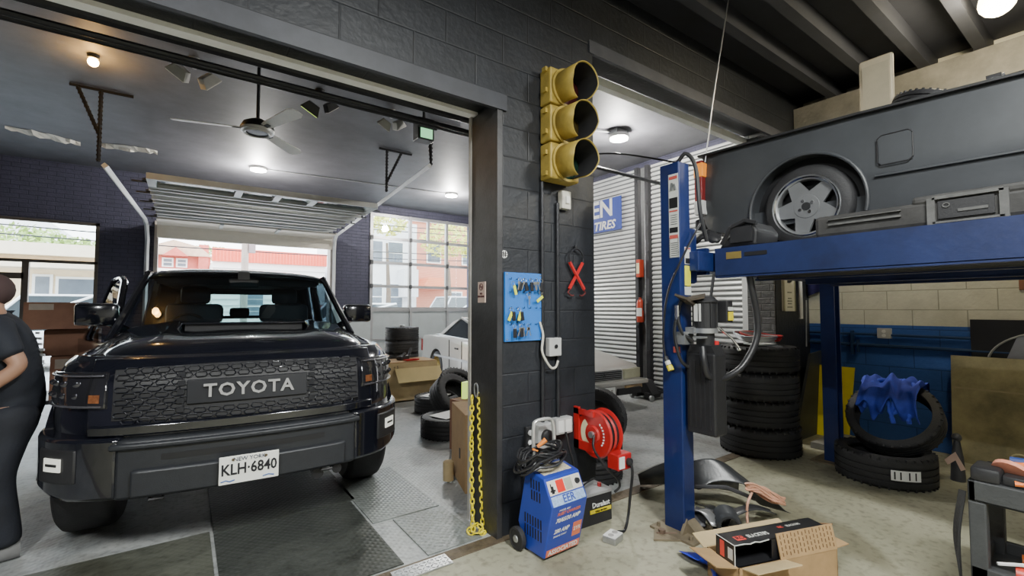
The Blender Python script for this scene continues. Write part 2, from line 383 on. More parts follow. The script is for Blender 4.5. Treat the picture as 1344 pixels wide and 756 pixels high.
# ---- overhead door raised into the ceiling
d=thing('overhead_door','white sectional garage door rolled up under the ceiling behind the pickup','garage door',(1.1,9.2,3.1))
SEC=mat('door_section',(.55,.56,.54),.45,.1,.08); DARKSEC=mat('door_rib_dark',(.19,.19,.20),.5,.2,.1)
X0,X1=-.44,2.55
for k in range(4):
    ya=7.95+k*.64; s=MB(); s.box(X0,X1,ya,ya+.60,3.14,3.18)
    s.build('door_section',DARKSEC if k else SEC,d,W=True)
    q=MB(); q.box(X0,X1,ya,ya+.05,3.08,3.16); q.box(X0,X1,ya+.28,ya+.32,3.08,3.16)
    q.build('section_rail',SEC,d,W=True)
q=MB(); q.box(X0,X1,7.36,7.42,3.10,3.18).box(X0,X1,7.86,7.92,3.10,3.18)
for x in (X0,.55,1.05,1.55,X1-.08): q.box(x,x+.09,7.4,7.9,3.10,3.18)
q.build('window_section',SEC,d,W=True)
MB().box(X0,X1,7.42,7.86,3.14,3.15).build('pane',glassmat('door_pane',(.85,.93,.95),.2),d,W=True)
b=MB(); b.grid([[(x,10.50,3.13),(x,10.80,3.12),(x,10.93,3.06),(x,10.95,2.96),(x,10.95,2.80)] for x in (X0-.02,X1+.17)])
b.build('bottom_section',mat('cream_section',(.74,.68,.58),.5,0,.05),d,W=True,sol=.04)
for x in (.55,1.55): MB().box(x-.03,x+.03,10.35,10.94,3.05,3.09).build('hinge_stile',SEC,d,W=True)
for s_,pts in ((-1,[(-.60,10.93,0),(-.60,10.93,2.75),(-.61,10.82,3.0),(-.63,10.6,3.09),(-.80,7.05,3.12)]),(1,[(2.78,10.93,0),(2.78,10.93,2.75),(2.76,10.82,3.0),(2.74,10.6,3.09),(2.62,5.55,3.36)])):
    b=MB(); P=[Vector(p) for p in pts]
    b.tube(pts,.035,4); b.build('track',WHITEM,d,W=True)
    h=MB()
    for k in range(5):
        y=7.6+k*.7; h.box((X0-.16 if s_<0 else X1-.02),(X0 if s_<0 else X1+.12),y,y+.025,3.10,3.12); h.box((X0-.05 if s_<0 else X1),(X0 if s_<0 else X1+.05),y-.04,y+.06,3.12,3.15)
    h.build('roller_bracket',STEELB,d,W=True)
struct('window_3',MB().box(-.50,-.44,10.96,11.22,0,3.12).box(2.70,2.76,10.96,11.22,0,3.12),mat('door_jamb',(.40,.36,.33),.5,0,.1))
# perforated ceiling hangers
PERF=mat('perforated_angle',(.015,.015,.018),.7,.0,.2)
def hanger(x0,x1,y,xs,zb,dx,label):
    t=thing('track_hanger',label,'bracket',((x0+x1)/2,y,ZB),group='perforated hangers under the bay ceiling')
    def bar(a,b,nm):
        m=MB(); A=Vector(a);B=Vector(b); m.tube([A,B],.018,4)
        n=int((B-A).length/.05)
        for k in range(n):
            p=A+(B-A)*((k+.5)/n); m.cb(p,(.045,.022,.018))
        m.build(nm,PERF,t,W=True)
    bar((x0,y,ZB-.02),(x1,y,ZB-.02),'ceiling_rail'); bar((xs,y,ZB-.03),(xs,y,zb),'drop_strap'); bar((dx,y,ZB-.03),(xs,y,ZB-.55),'brace')
hanger(-1.12,-.56,7.0,-.85,3.14,-1.05,'black perforated hanger holding the left door track beside peeling paint')
hanger(2.43,2.98,7.0,2.56,3.30,2.80,'black perforated hanger with diagonal brace near the ceiling fan')
hanger(2.60,3.10,5.6,2.66,3.38,2.62,'short black perforated hanger at the free end of the right door track')
# pipes along the header in the bay
for (y,z,r_,l) in ((3.3,3.05,.04,'thick black shaft running behind the header'),(3.48,3.02,.02,'thin black pipe running behind the header'),(4.3,3.36,.028,'long black ceiling pipe carrying the floodlights')):
    p=MB().tube([(-4.4,y,z),(6.2 if y==4.3 else 2.6,y,z)],r_,8)
    tag(p.build('conduit_pipe',STEELB,smooth=True),l,'pipe')
# peeling paint strips
PEEL=mat('peeled_plaster',(.62,.60,.54),.8,0,.1)
for (xa,ya,xb,yb,l) in ((-2.1,9.22,-1.36,9.46,'long pale strip of peeling ceiling paint left of the hanger'),(-1.10,9.33,-.42,9.25,'short pale strip of peeling ceiling paint right of the hanger')):
    m=MB(); n=14; row=[[],[],[]]
    for i in range(n+1):
        t=i/n; w_=.012+.10*math.sin(PI*t)*random.uniform(.5,1.1)
        x=xa+(xb-xa)*t; y=ya+(yb-ya)*t+random.uniform(-.02,.02)
        row[0].append((x,y-w_,ZB-.005)); row[1].append((x,y,ZB-.02-random.random()*.03)); row[2].append((x,y+w_*.5,ZB-.035-random.random()*.04))
    m.grid(row); tag(m.build('peeling_paint',PEEL,sol=.003),l,'peeling paint')
# ---- ceiling fan
f=thing('ceiling_fan','dark ceiling fan with three pale blades hanging above the pickup','fan',(.55,5.15,ZB))
MB().lathe([(0,0),(.09,0),(.075,-.08),(.03,-.12),(0,-.12)],20,Matrix.Translation((.55,5.15,ZB))).build('canopy',STEELB,f,W=True,smooth=True)
MB().cyl((.55,5.15,ZB-.1),(.55,5.15,3.30),.016).build('downrod',STEELB,f,W=True,smooth=True)
MB().lathe([(0,.10),(.06,.09),(.13,.05),(.155,.0),(.15,-.03),(0,-.05)],28,Matrix.Translation((.55,5.15,3.25))).build('motor_housing',BLKP,f,W=True,smooth=True)
MB().lathe([(.10,-.045),(.15,-.035),(.155,-.012),(.12,-.055),(.10,-.045)],28,Matrix.Translation((.55,5.15,3.25))).build('trim_ring',mat('fan_ring',(.6,.6,.58),.35,.3,.05),f,W=True,smooth=True)
FB=mat('fan_blade_paint',(.78,.77,.74),.5,0,.08)
for k,a in enumerate((165,49,-70)):
    M=Matrix.Translation((.55,5.15,3.245))@Matrix.Rotation(math.radians(a),4,'Z')@Matrix.Rotation(math.radians(-13),4,'X')
    b=MB(); b.prism([(.12,-.035),(.20,-.05),(.66,-.072),(.72,-.05),(.73,0),(.72,.05),(.66,.072),(.20,.05),(.12,.035)],-.004,.004,'z',M)
    b.build('fan_blade',FB,f,W=True)
    MB().box(.05,.22,-.02,.02,-.012,-.004,M).build('blade_iron',BLKP,f,W=True)
# ---- round LED ceiling lights
def disc(x,y,z,l,e=30,r=.14,c=(1,.97,.90)):
    t=thing('ceiling_light',l,'light',(x,y,z),group='round ceiling lights')
    MB().lathe([(0,0),(r,0),(r*1.02,-.02),(r*.98,-.04),(r*.9,-.045)],28,Matrix.Translation((x,y,z))).build('light_housing',WHITEM,t,W=True,smooth=True)
    MB().lathe([(r*.93,-.04),(r*.9,-.06),(r*.5,-.075),(0,-.078)],28,Matrix.Translation((x,y,z))).build('diffuser',mat('led_%d'%e,c,emis=e,var=0),t,W=True,smooth=True)
disc(1.02,9.3,ZB,'glowing round ceiling light above the raised garage door')
disc(4.75,8.95,ZB,'glowing round ceiling light in front of the glass door')
disc(5.0,4.35,3.93,'glowing round ceiling light hanging by the traffic signal')
p=MB().box(4.88,5.1,4.28,4.42,3.93,ZB); tag(p.build('junction_box',GALV),'grey junction box above the light beside the traffic signal','junction box')
t=thing('bulb_lamp','small glowing amber bulb on the dark bay ceiling','light',(-.81,6.1,ZB))
MB().lathe([(0,0),(.05,0),(.045,-.04),(0,-.04)],16,Matrix.Translation((-.81,6.1,ZB))).build('lamp_holder',BLKP,t,W=True,smooth=True)
MB().sphere((-.81,6.1,ZB-.075),.045).build('bulb',mat('amber_glow',(1,.55,.12),emis=60,var=0),t,W=True,smooth=True)
# conduits on ceiling linking lights
for path,l in (([(1.15,9.3,ZB-.015),(4.6,8.95,ZB-.015)],'thin pale conduit running between the two far ceiling lights'),([(2.75,5.2,ZB-.02),(4.9,4.4,ZB-.03)],'pale conduit reaching the light beside the traffic signal'),([(2.9,4.6,3.6),(4.2,4.5,3.55),(4.6,3.9,3.45),(5.6,3.1,3.2)],'black air hose strung under the ceiling behind the signal')):
    tag(MB().tube(cat(path,6),.012,8).build('ceiling_conduit',GALV if 'pale' in l else HOSE,smooth=True),l,'conduit')
# ---- floodlights hanging from the pipe
def flood(x,y,label,heads,shellm,z0=ZB):
    t=thing('floodlight',label,'floodlight',(x,y,z0))
    MB().cyl((x,y,z0),(x,y,z0-.10),.02).lathe([(0,0),(.055,0),(.05,-.03),(0,-.03)],16,Matrix.Translation((x,y,z0))).build('mount',shellm,t,W=True,smooth=True)
    for (dx,dz,ry,rx,lens,big) in heads:
        M=Matrix.Translation((x+dx,y,z0-.17+dz))@Euler((rx,ry,0)).to_matrix().to_4x4()
        b=MB(); b.prism([(-.06*big,.05),(.06*big,.05),(.10*big,-.05*big),(-.10*big,-.05*big)],-.07*big,.07*big,'y',M)
        hd=b.build('lamp_head',shellm,t,W=True,bev=.006)
        MB().box(-.088*big,.088*big,-.06*big,.06*big,-.055*big,-.051*big,M).build('lens',lens,hd,W=True)
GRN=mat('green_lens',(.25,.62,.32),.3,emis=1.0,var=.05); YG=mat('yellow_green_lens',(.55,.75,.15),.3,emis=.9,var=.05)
PALE=mat('clear_lens',(.62,.60,.52),.25,0,.1,emis=.15)
GR=mat('grey_casting',(.38,.38,.36),.5,.3,.1)
flood(.02,5.6,'pale twin-head floodlight left of the ceiling fan',[(-.12,0,.6,.5,PALE,1.),(.12,-.02,-.8,.5,PALE,1.)],GR)
flood(1.22,5.56,'black twin-head floodlight with a yellow-green lens right of the fan',[(-.08,-.06,.5,.5,YG,1.1),(.12,-.0,-.7,.3,PALE,.8)],BLKP)
flood(2.10,5.6,'small grey twin-head floodlight between the fan and the black floodlights',[(-.08,-.03,.5,.5,PALE,.9),(.10,0,-.6,.4,PALE,.8)],GR)
t=thing('stage_light','black box floodlight with a square green lens','floodlight',(2.42,5.3,ZB))
MB().box(2.32,2.54,5.25,5.42,3.58,3.86).cyl((2.43,5.33,3.84),(2.43,5.33,ZB),.02).build('lamp_head',BLKP,t,W=True,bev=.01)
MB().box(2.35,2.51,5.24,5.25,3.60,3.72).build('lens',GRN,t,W=True)
MB().box(2.30,2.56,5.22,5.25,3.72,3.76).build('visor',BLKP,t,W=True)
# ============================================================ outside
struct('floor_street',MB().box(-60,60,11.2,90,-.2,-.04),mat('asphalt',(.42,.42,.42),.8,0,.15,1))
struct('trim_12',MB().box(-60,60,11.2,13.2,-.2,-.01),mat('sidewalk',(.6,.58,.55),.8,0,.1,2))
GW=mat('house_glass',(.12,.14,.17),.2,0,.2,3); 
def bldg(name,label,x0,x1,y0,y1,h,wallm,wins,roof=None,winm=None):
    t=thing(name,label,'building',((x0+x1)/2,(y0+y1)/2,-.04))
    MB().box(x0,x1,y0,y1,-.04,h).build('wall',wallm,t,W=True)
    for (a,b,c,d_) in wins:
        w=MB().box(a-.07,b+.07,y0-.05,y0,c-.07,d_+.07).build('window',WHT,t,W=True)
        m=MB(); m.box(a,b,y0-.07,y0-.05,c,d_); m.build('pane',winm or GW,w,W=True)
        MB().box(a,b,y0-.09,y0-.07,(c+d_)/2-.02,(c+d_)/2+.02).build('sash',WHT,w,W=True)
    if roof: roof(t)
    return t
def redroof(t):
    m=MB(); m.box(1.0,6.2,25.85,26.2,3.72,4.36)
    for i in range(36): m.box(1.0+i*.144,1.0+i*.144+.05,25.80,25.86,3.72,4.34)
    m.build('parapet',mat('red_parapet',(.75,.13,.07),.6,0,.08),t,W=True)
    m=MB()
    for i in range(9): m.box(1.0,6.2,25.92,26.0,1.0+i*.3,1.02+i*.3)
    m.build('siding_grooves',mat('siding_line',(.6,.6,.6),.7,0,.05),t,W=True)
bldg('store_building','long low white building with a red ribbed parapet across the street',1.05,6.15,26,33,3.75,mat('white_siding',(.85,.84,.80),.6,0,.05),[(2.2,3.2,.9,2.2)],redroof)
def gable(t):
    m=MB(); m.prism([(-1.9,4.25),(1.15,4.25),(.6,4.75),(-.55,5.05),(-1.4,4.7)],29.6,36,'y'); m.build('roof',mat('shingle',(.50,.36,.26),.8,0,.15),t,W=True)
    m=MB(); m.prism([(-1.0,4.2),(.1,4.2),(-.45,4.65)],29.4,30,'y'); m.build('dormer',mat('red_house',(.50,.12,.09),.8,0,.1),t,W=True)
    m=MB(); m.box(.55,1.0,29.7,30.5,3.6,4.9).build('chimney',mat('red_house',(1,1,1)),t,W=True)
bldg('house','red house with a tan gabled roof seen through the open garage door',-1.7,1.1,30,36,4.3,mat('red_house',(.50,.12,.09),.8,0,.1),[(-.95,-.6,3.7,4.05),(-.35,.0,3.7,4.05)],gable)
bldg('garden_wall','low white wall in front of the red house',-3,1.0,27,27.3,3.35,mat('white_siding',(1,1,1)),[])
def lroof(t):
    MB().box(-16,-2.0,18.6,19.2,3.0,3.35).box(-16,-2.0,18.3,19.3,2.62,2.75).build('fascia',mat('tan_fascia',(.72,.62,.48),.7,0,.08),t,W=True)
bldg('shop_building','tan low shop building across the street at far left',-16,-1.9,19.2,26,3.1,mat('tan_stucco',(.78,.62,.42),.7,0,.08),[(-6.0,-4.6,.8,2.3),(-3.6,-3.3,.9,2.4),(-3.1,-2.3,.9,2.35)],lroof)
bldg('apartment_building','pale apartment block far beyond the left storefront window',-10.2,-7.0,40,48,6.9,mat('pale_block',(.72,.72,.74),.7,0,.05),[(-9.5,-9.1,5.2,6.0),(-8.4,-8.0,5.2,6.0),(-7.8,-7.4,5.2,6.0)])
def brow(t):
    m=MB(); m.prism([(9.5,2.45),(11.3,2.45),(10.9,3.0),(9.9,3.0)],20.9,22,'y'); m.build('awning',mat('orange_awning',(.80,.25,.12),.7,0,.06),t,W=True)
    MB().box(9.2,16.5,21.85,22.1,5.95,6.3).build('cornice',mat('pale_block',(1,1,1)),t,W=True)
    MB().box(13,15.5,21.9,22,1.0,2.5).build('storefront',WHT,t,W=True)
bldg('brick_building','orange-red brick building with white windows beyond the glass door',9.3,16.5,22,30,6.0,mat('brick_red',(.58,.24,.16),.8,0,.1),[(10.3,11.0,3.9,4.9),(12.4,13.1,3.9,4.9),(14.3,15,3.9,4.9),(11.6,12.3,1.2,2.3)],brow)
bldg('row_house','white and grey row house at left beyond the glass door',6.6,9.25,21,30,5.6,mat('pale_block',(1,1,1)),[(7.0,7.5,3.6,4.6),(7.8,8.5,3.6,4.6),(7.0,7.5,1.4,2.6),(7.8,8.5,1.4,2.6)])
m=MB(); m.box(8.3,9.0,20.2,21,2.0,3.3); tag(m.build('bay_window',mat('pale_block',(1,1,1))),'white boxed bay window on the grey row house','bay window')
# trees
LEAF=mat('leaf_green',(.30,.42,.12),.7,0,.3,3); LEAFY=mat('leaf_yellow',(.62,.62,.14),.7,0,.25,3); BARK=mat('bark',(.15,.11,.08),.8)
def tree(x,y,h,r,zc,lm,label,n=900):
    t=thing('street_tree',label,'tree',(x,y,-.04))
    MB().tube([(x,y,-.04),(x+.05,y,h*.5),(x-.05,y,h)],[.14,.1,.05],8).build('trunk',BARK,t,W=True,smooth=True)
    m=MB(); rr=random.Random(int(x*100)+int(y))
    for i in range(n):
        a=rr.uniform(0,2*PI); u=rr.uniform(-1,1); q=r*rr.uniform(.35,1.)**.6; c=math.sqrt(1-u*u)
        p=Vector((x+q*c*math.cos(a),y+q*c*math.sin(a),zc+q*u*.62)); s_=rr.uniform(.08,.17)
        d1=Vector((rr.uniform(-1,1),rr.uniform(-1,1),rr.uniform(-1,1))).normalized()*s_; d2=d1.orthogonal().normalized()*s_*.5
        m.bm.faces.new([m.bm.verts.new(p+v) for v in (d1,d2,-d1,-d2)])
    m.build('foliage',lm,t,W=True,keepn=True)
tree(-5.6,28,3.0,1.9,3.9,LEAF,'green tree behind the tan shop at far left',1100)
tree(-3.9,27.5,3.0,1.1,3.9,LEAF,'smaller green tree nearest the far left window edge',600)
tree(1.2,34,3.5,1.3,4.6,LEAF,'green tree between the red house and the red-topped building',700)
tree(9.9,18.8,3.6,1.4,4.6,LEAFY,'yellow-green tree in front of the brick building',800)
tree(12.2,19.2,3.6,1.3,4.4,LEAFY,'second yellow-green tree at the right of the brick building',600)
tree(6.9,18.6,4.2,.8,5.0,LEAFY,'small yellow-green tree in front of the white row house',300)
# pole + wires
t=thing('utility_pole','grey utility pole with a box standing across the street behind the pickup','utility pole',(1.37,15,-.04))
MB().cyl((1.37,15,-.04),(1.37,15,7.5),.09).build('pole',mat('pole_wood',(.40,.33,.28),.8),t,W=True,smooth=True)
MB().box(1.45,1.62,14.9,15.1,3.05,3.35).build('control_box',mat('pole_box',(.30,.24,.24),.6),t,W=True)
for z0,z1,y in ((3.35,3.15,16.5),(3.62,3.42,16.8),(4.2,4.0,17),(4.5,4.35,17.3),(4.75,4.6,17.6)):
    tag(MB().tube([(-20+i*2.5,y,z0+(z1-z0)*i/16+.015*(i-8)**2) for i in range(17)],.018,5).build('power_line',BLK),'thin black power line sagging over the street' ,'power line',group='power lines over the street')
# ---- generic car body
def car_mesh(L,Wd,secs,sub=1):
    pass
def wheelset(parent,x,y,z,r,w,side,rimm,name='wheel',style='disc',tm=RUB,kr=.66):
    """side=+1 outer face toward +x"""
    e=bpy.data.objects.new(name,None); COL.objects.link(e); e.parent=parent; e.location=(x,y,z); e.rotation_euler=(0,side*PI/2,0)
    ri=r*kr
    MB().lathe([(ri,-w/2),(r*.9,-w/2),(r*.97,-w*.42),(r,-w*.3),(r,w*.3),(r*.97,w*.42),(r*.9,w/2),(r*.75,w/2+.004),(ri,w/2)],40).build('tyre',tm,e,smooth=True)
    b=MB(); b.lathe([(ri,w/2),(ri*.98,w/2+.004),(ri*.93,w*.36),(ri*.90,w*.15),(ri*.9,-w*.4)],36)
    b.lathe([(0,w*.30),(ri*.24,w*.30),(ri*.28,w*.2),(ri*.28,0)],20)
    if style=='mesh':
        for k in range(20):
            a=2*PI*k/20
            for da in (.22,-.22):
                p0=(ri*.25*math.cos(a),ri*.25*math.sin(a),w*.26); p1=(ri*.92*math.cos(a+da),ri*.92*math.sin(a+da),w*.32); b.tube([p0,p1],.008,5)
    elif style=='star':
        st=[]
        for k in range(5):
            a=2*PI*k/5+.45
            st+=[(ri*.90*math.cos(a-.20),ri*.90*math.sin(a-.20)),(ri*.90*math.cos(a+.20),ri*.90*math.sin(a+.20)),(ri*.47*math.cos(a+PI/5),ri*.47*math.sin(a+PI/5))]
        b.prism(st,w*.30,w*.40,'z'); b.lathe([(ri*.97,w*.5),(ri*.84,w*.46),(ri*.82,w*.3),(ri*.84,w*.2),(ri*.97,w*.5)],40); b.lathe([(0,w*.42),(ri*.36,w*.42),(ri*.38,w*.38)],30)
    else:
        for k in range(6):
            a=2*PI*k/6
            b.prism([(ri*.15*math.cos(a+1.2),ri*.15*math.sin(a+1.2)),(ri*.92*math.cos(a-.16),ri*.92*math.sin(a-.16)),(ri*.92*math.cos(a+.16),ri*.92*math.sin(a+.16)),(ri*.15*math.cos(a-1.2),ri*.15*math.sin(a-1.2))],w*.24,w*.32,'z')
    b.build('rim',rimm,e,smooth=True)
    MB().lathe([(0,-w*.1),(ri*.92,-w*.1)],30).build('brake_disc',BLKP,e)
    if style=='star':
        h=MB().lathe([(0,w*.46),(ri*.12,w*.46),(ri*.13,w*.40)],16); h.build('hub_cap',BLKP,e,smooth=True)
        n=MB()
        for k in range(4): a=2*PI*k/4+.5; n.lathe([(0,w*.45),(ri*.05,w*.45),(ri*.055,w*.40)],10,Matrix.Translation((ri*.2*math.cos(a),ri*.2*math.sin(a),0)))
        n.build('lug_nuts',CHROME,e)
    return e
def sidecar(name,label,loc,rz,paint,prof,Wd,glassprof,wheels,r,rimm,style='disc',group=None):
    """simple saloon: profile polygons in (y,z) lofted across width with tumblehome"""
    t=thing(name,label,'car',loc,rz,group)
    hw=Wd/2
    m=MB(); xs=[(-hw,.0),(-hw*.99,.5),(-hw*.93,1.),(hw*.93,1.),(hw*.99,.5),(hw,0)]
    n=len(prof); rows=[]
    for x,k in ((-hw+.05,.0),(-hw,.03),(-hw*.6,.0),(0,0),(hw*.6,0),(hw,.03),(hw-.05,.0)):
        pass
    # lower body : sections across x, inset the profile near the sides
    cy=sum(p[0] for p in prof)/n; cz=.45
    def ins(p,d,dz): 
        y,z=p; return (y+(d if y<cy else -d)*min(1,abs(y-cy)/1.2),z-(dz if z>cz else 0))
    rows=[]
    for x,d,dz in ((-hw,.16,.05),(-hw*.97,.08,.015),(-hw*.6,.02,0),(0,0,-.01),(hw*.6,.02,0),(hw*.97,.08,.015),(hw,.16,.05)):
        rows.append([(x,)+ins(p,d,dz) for p in prof])
    V=m.gv(rows,closev=True); m.cap(V[0]); m.cap(V[-1][::-1])
    o=m.build('body',paint,t,smooth=True)
    c=MB()
    for y,z in wheels:
        for s_ in (-1,1): c.cyl((s_*(hw-.26),y,z+.01),(s_*(hw+.1),y,z+.01),r*1.12,n=40)
    cut(o,c)
    for p in o.data.polygons: p.use_smooth=True
    try: o.data.set_sharp_from_angle(angle=math.radians(35))
    except Exception: pass
    g=MB(); gp=glassprof; zb=min(z for y,z in gp); zt=max(z for y,z in gp)
    rows=[]
    for s_ in (-1,1):
        rows.append([(s_*(hw*.90-(z-zb)/(zt-zb)*hw*.20),y,z) for y,z in gp])
    V=g.gv(rows,closev=True); g.cap(V[0]); g.cap(V[-1][::-1])
    g.build('window_glass',mat('car_glass_'+name,(.05,.06,.065),.08,0,.0,coat=.5),t)
    # roof and pillars
    q=MB(); top=[p for p in gp if p[1]>zt-.05]; ya=min(p[0] for p in top); yb=max(p[0] for p in top)
    f=hw*.90-hw*.20
    q.box(-f-.015,f+.015,ya-.03,yb+.03,zt-.035,zt+.015,bev=.012)
    low=[p for p in gp if p[1]<zb+.02]; yl0=min(p[0] for p in low); yl1=max(p[0] for p in low)
    for s_ in (-1,1):
        for (yb_,yt_) in ((yl0,ya),(yl1,yb),((yl0+yl1)/2+.05,(ya+yb)/2+.05)):
            q.tube([(s_*(hw*.905),yb_,zb),(s_*(f+.01),yt_,zt)],.03,6)
    q.build('roof',paint,t,smooth=True)
    for y,z in wheels:
        for s_ in (-1,1): wheelset(t,s_*(hw-.11),y,z,r,.2,s_,rimm,style=style)
    return t
def paintm(name,c,met=.3,r=.25): return mat(name,c,r,met,.04,3,coat=.8)
SILV=paintm('champagne_paint',(.50,.485,.455),.25,.3)
# ---- parked cars outside
sprof=[(0,.35),(0.02,.62),(.12,.80),(1.2,.98),(3.9,1.0),(4.5,.98),(4.62,.8),(4.62,.35),(4.4,.22),(.3,.22)]
gprof=[(1.15,.96),(1.85,1.62),(4.1,1.66),(4.5,.98)]
sidecar('van','white car parked across the street beyond the left storefront window',(-4.9,15.9,-.04),-PI/2,paintm('white_paint',(.85,.86,.88),0,.3),sprof,1.8,[(1.15,.96),(1.85,1.8),(4.3,1.82),(4.58,.98)],[(.85,.33),(3.75,.33)],.33,GALV)
sidecar('suv','grey white SUV parked beyond the glass door',(6.9,16.9,-.04),-PI/2,paintm('grey_paint',(.62,.62,.66),.1,.3),sprof,1.8,[(1.15,.96),(1.75,1.95),(4.4,1.97),(4.58,.98)],[(.85,.33),(3.75,.33)],.33,GALV)
sidecar('car','pink-red car at the right edge beyond the glass door',(11.7,16.9,-.04),-PI/2,paintm('pinkred_paint',(.65,.2,.22),.1,.3),sprof,1.8,gprof,[(.85,.33),(3.75,.33)],.33,GALV)
sidecar('car','white car nose parked at left beyond the glass door',(1.75,15.6,-.04),-PI/2,paintm('white_paint',(1,1,1)),sprof,1.8,gprof,[(.85,.33),(3.75,.33)],.33,GALV)
# ---- silver saloon in the bay
S_=.98
t=sidecar('sedan','champagne silver saloon car parked behind the pillar with gold mesh wheels',(4.70,4.42,0),math.radians(-4.0),SILV,
 [(0,.24),(-.04,.38),(0,.44),(.0,.56),(.10,.64),(1.35,.86),(1.5,.88),(3.9,.93),(4.0,.92),(4.75,.90),(4.84,.84),(4.86,.50),(4.90,.46),(4.86,.26),(4.5,.16),(.3,.14)],1.66,
 [(1.25,.84),(2.0,1.25),(3.25,1.27),(4.05,.91)],[(.88,.29),(3.95,.30)],.30,mat('gold_rim',(.55,.40,.14),.3,.9,.05),'mesh')
HL=mat('headlamp_clear',(.50,.50,.36),.15,.2,.1)
GRL=mat('sedan_grille',(.10,.10,.10),.4,.3,.1)
MB().box(-.36,.36,-.0,.04,.455,.585).build('grille',BLKP,t)
g=MB()
for i in range(5): g.box(-.36,.36,-.015,.03,.468+i*.026,.476+i*.026)
g.build('grille_slats',GALV,t)
g=MB()
for a in (90,210,330):
    M=Matrix.Translation((0,-.02,.525))@Matrix.Rotation(math.radians(a),4,'Y')
    g.prism([(0,0),(.012,.018),(0,.038),(-.012,.018)],-.004,.004,'y',Matrix.Translation((0,-.022,.525))@Matrix.Rotation(math.radians(a-90),4,'Y'))
g.build('emblem',CHROME,t)
for s_ in (-1,1):
    g=MB(); g.prism([(s_*.40,-.012),(s_*.78,.05),(s_*.80,.20),(s_*.40,.08)],.455,.585,'z'); hl=g.build('headlamp',HL,t)
    g=MB(); g.prism([(s_*.40,-.045),(s_*.81,.04),(s_*.83,.16),(s_*.40,.05)],.30,.36,'z'); g.build('indicator',mat('amber_lens_dim',(.55,.38,.2),.3),t)
    MB().box(s_*.845-.01,s_*.845+.01,1.0,4.0,.50,.54).build('side_moulding',GALV,t)
    MB().box(s_*.835-.008,s_*.835+.012,2.9,3.05,.70,.73).build('door_handle',BLKP,t,bev=.004)
    MB().box(s_*.80-.03,s_*.80+.03,4.70,4.80,.55,.80).build('tail_lamp',mat('tail_red',(.25,.03,.03),.2),t)
g=MB(); g.box(-.84,.84,-.06,.10,.37,.435,bev=.02); g.build('bumper',SILV,t,smooth=True)
for a_,b_ in ((-.60,-.2),(.25,.70)): MB().box(a_,b_,-.045,0,.24,.33).build('lower_intake',BLKP,t)
g=MB(); g.box(-.17,.17,-.062,-.050,.235,.365); pl=g.build('number_plate',WHT,t); 
text('plate_lettering','ZXJ·WNE',.085,mat('plate_dark',(.15,.12,.1),.6),pl,(0,-.064,.30),sx=.75)
for s_ in (-1,1):
    m=MB(); m.prism([(3.35,1.245),(3.55,1.20),(4.04,.92),(3.92,.92)],s_*.66-.012 if s_>0 else s_*.66-.0,s_*.66+.0 if s_>0 else s_*.66+.012,'x')
    for v in m.bm.verts: v.co.x=s_*(.835*.90-(v.co.z-.84)/.43*.835*.20+.012)
    m.bm.free(); m=MB(); P_=[(3.30,1.25),(3.55,1.20),(4.06,.91),(3.88,.91)]
    m.grid([[(s_*(.755-(z-.84)/.43*.166+.0),y,z),(s_*(.755-(z-.84)/.43*.166+.015),y,z)] for y,z in P_],closeu=True); V_=[m.bm.verts.new((s_*(.755-(z-.84)/.43*.166+.015),y,z)) for y,z in P_]; m.bm.faces.new(V_)
    m.build('rear_pillar',SILV,t)
    m=MB(); m.tube([(s_*.765,1.25,.86),(s_*.765,4.05,.925)],.014,6); m.build('belt_moulding',GALV,t)
# door seams
for y in (1.55,2.75,3.3):
    for s_ in (-1,1): MB().box(s_*.832-.006,s_*.832+.006,y,y+.008,.3,.86).build('door_gap',BLK,t)
# ============================================================ the black pickup
PT=mat('pickup_paint',(.008,.009,.015),.16,.2,.2,2,coat=1.,spec=.7)
BUMP=mat('bumper_plastic',(.024,.026,.031),.42,.1,.10,20,.08,150)
T=thing('pickup_truck','glossy black full-size pickup truck parked nose toward the camera in the bay','truck',(.35,3.30,0),math.radians(-3.7))
OUT=[(0,0),(.2,.006),(.4,.022),(.6,.055),(.74,.105),(.86,.19),(.94,.30),(.985,.44),(1.0,.62)]
SEG=[0]
for a,b in zip(OUT,OUT[1:]): SEG.append(SEG[-1]+math.dist(a,b))
def outl(s):
    sg=1 if s>=0 else -1; s=abs(s)
    if s>=SEG[-1]: return Vector((sg*1.0,.62+(s-SEG[-1]),0)),Vector((sg,0,0))
    for i in range(len(SEG)-1):
        if s<=SEG[i+1]:
            k=(s-SEG[i])/(SEG[i+1]-SEG[i]); 
            def P(j): j=max(0,min(len(OUT)-1,j)); return Vector((OUT[j][0],OUT[j][1],0))
            a,b,c,d_=P(i-1) if i>0 else Vector((-OUT[1][0],OUT[1][1],0)),P(i),P(i+1),P(i+2)
            p=.5*((2*b)+(c-a)*k+(2*a-5*b+4*c-d_)*k*k+(3*b-a-3*c+d_)*k**3)
            tn=(c-b).normalized(); nr=Vector((tn.y,-tn.x,0))
            return Vector((sg*p.x,p.y,0)),Vector((sg*nr.x,nr.y,0))
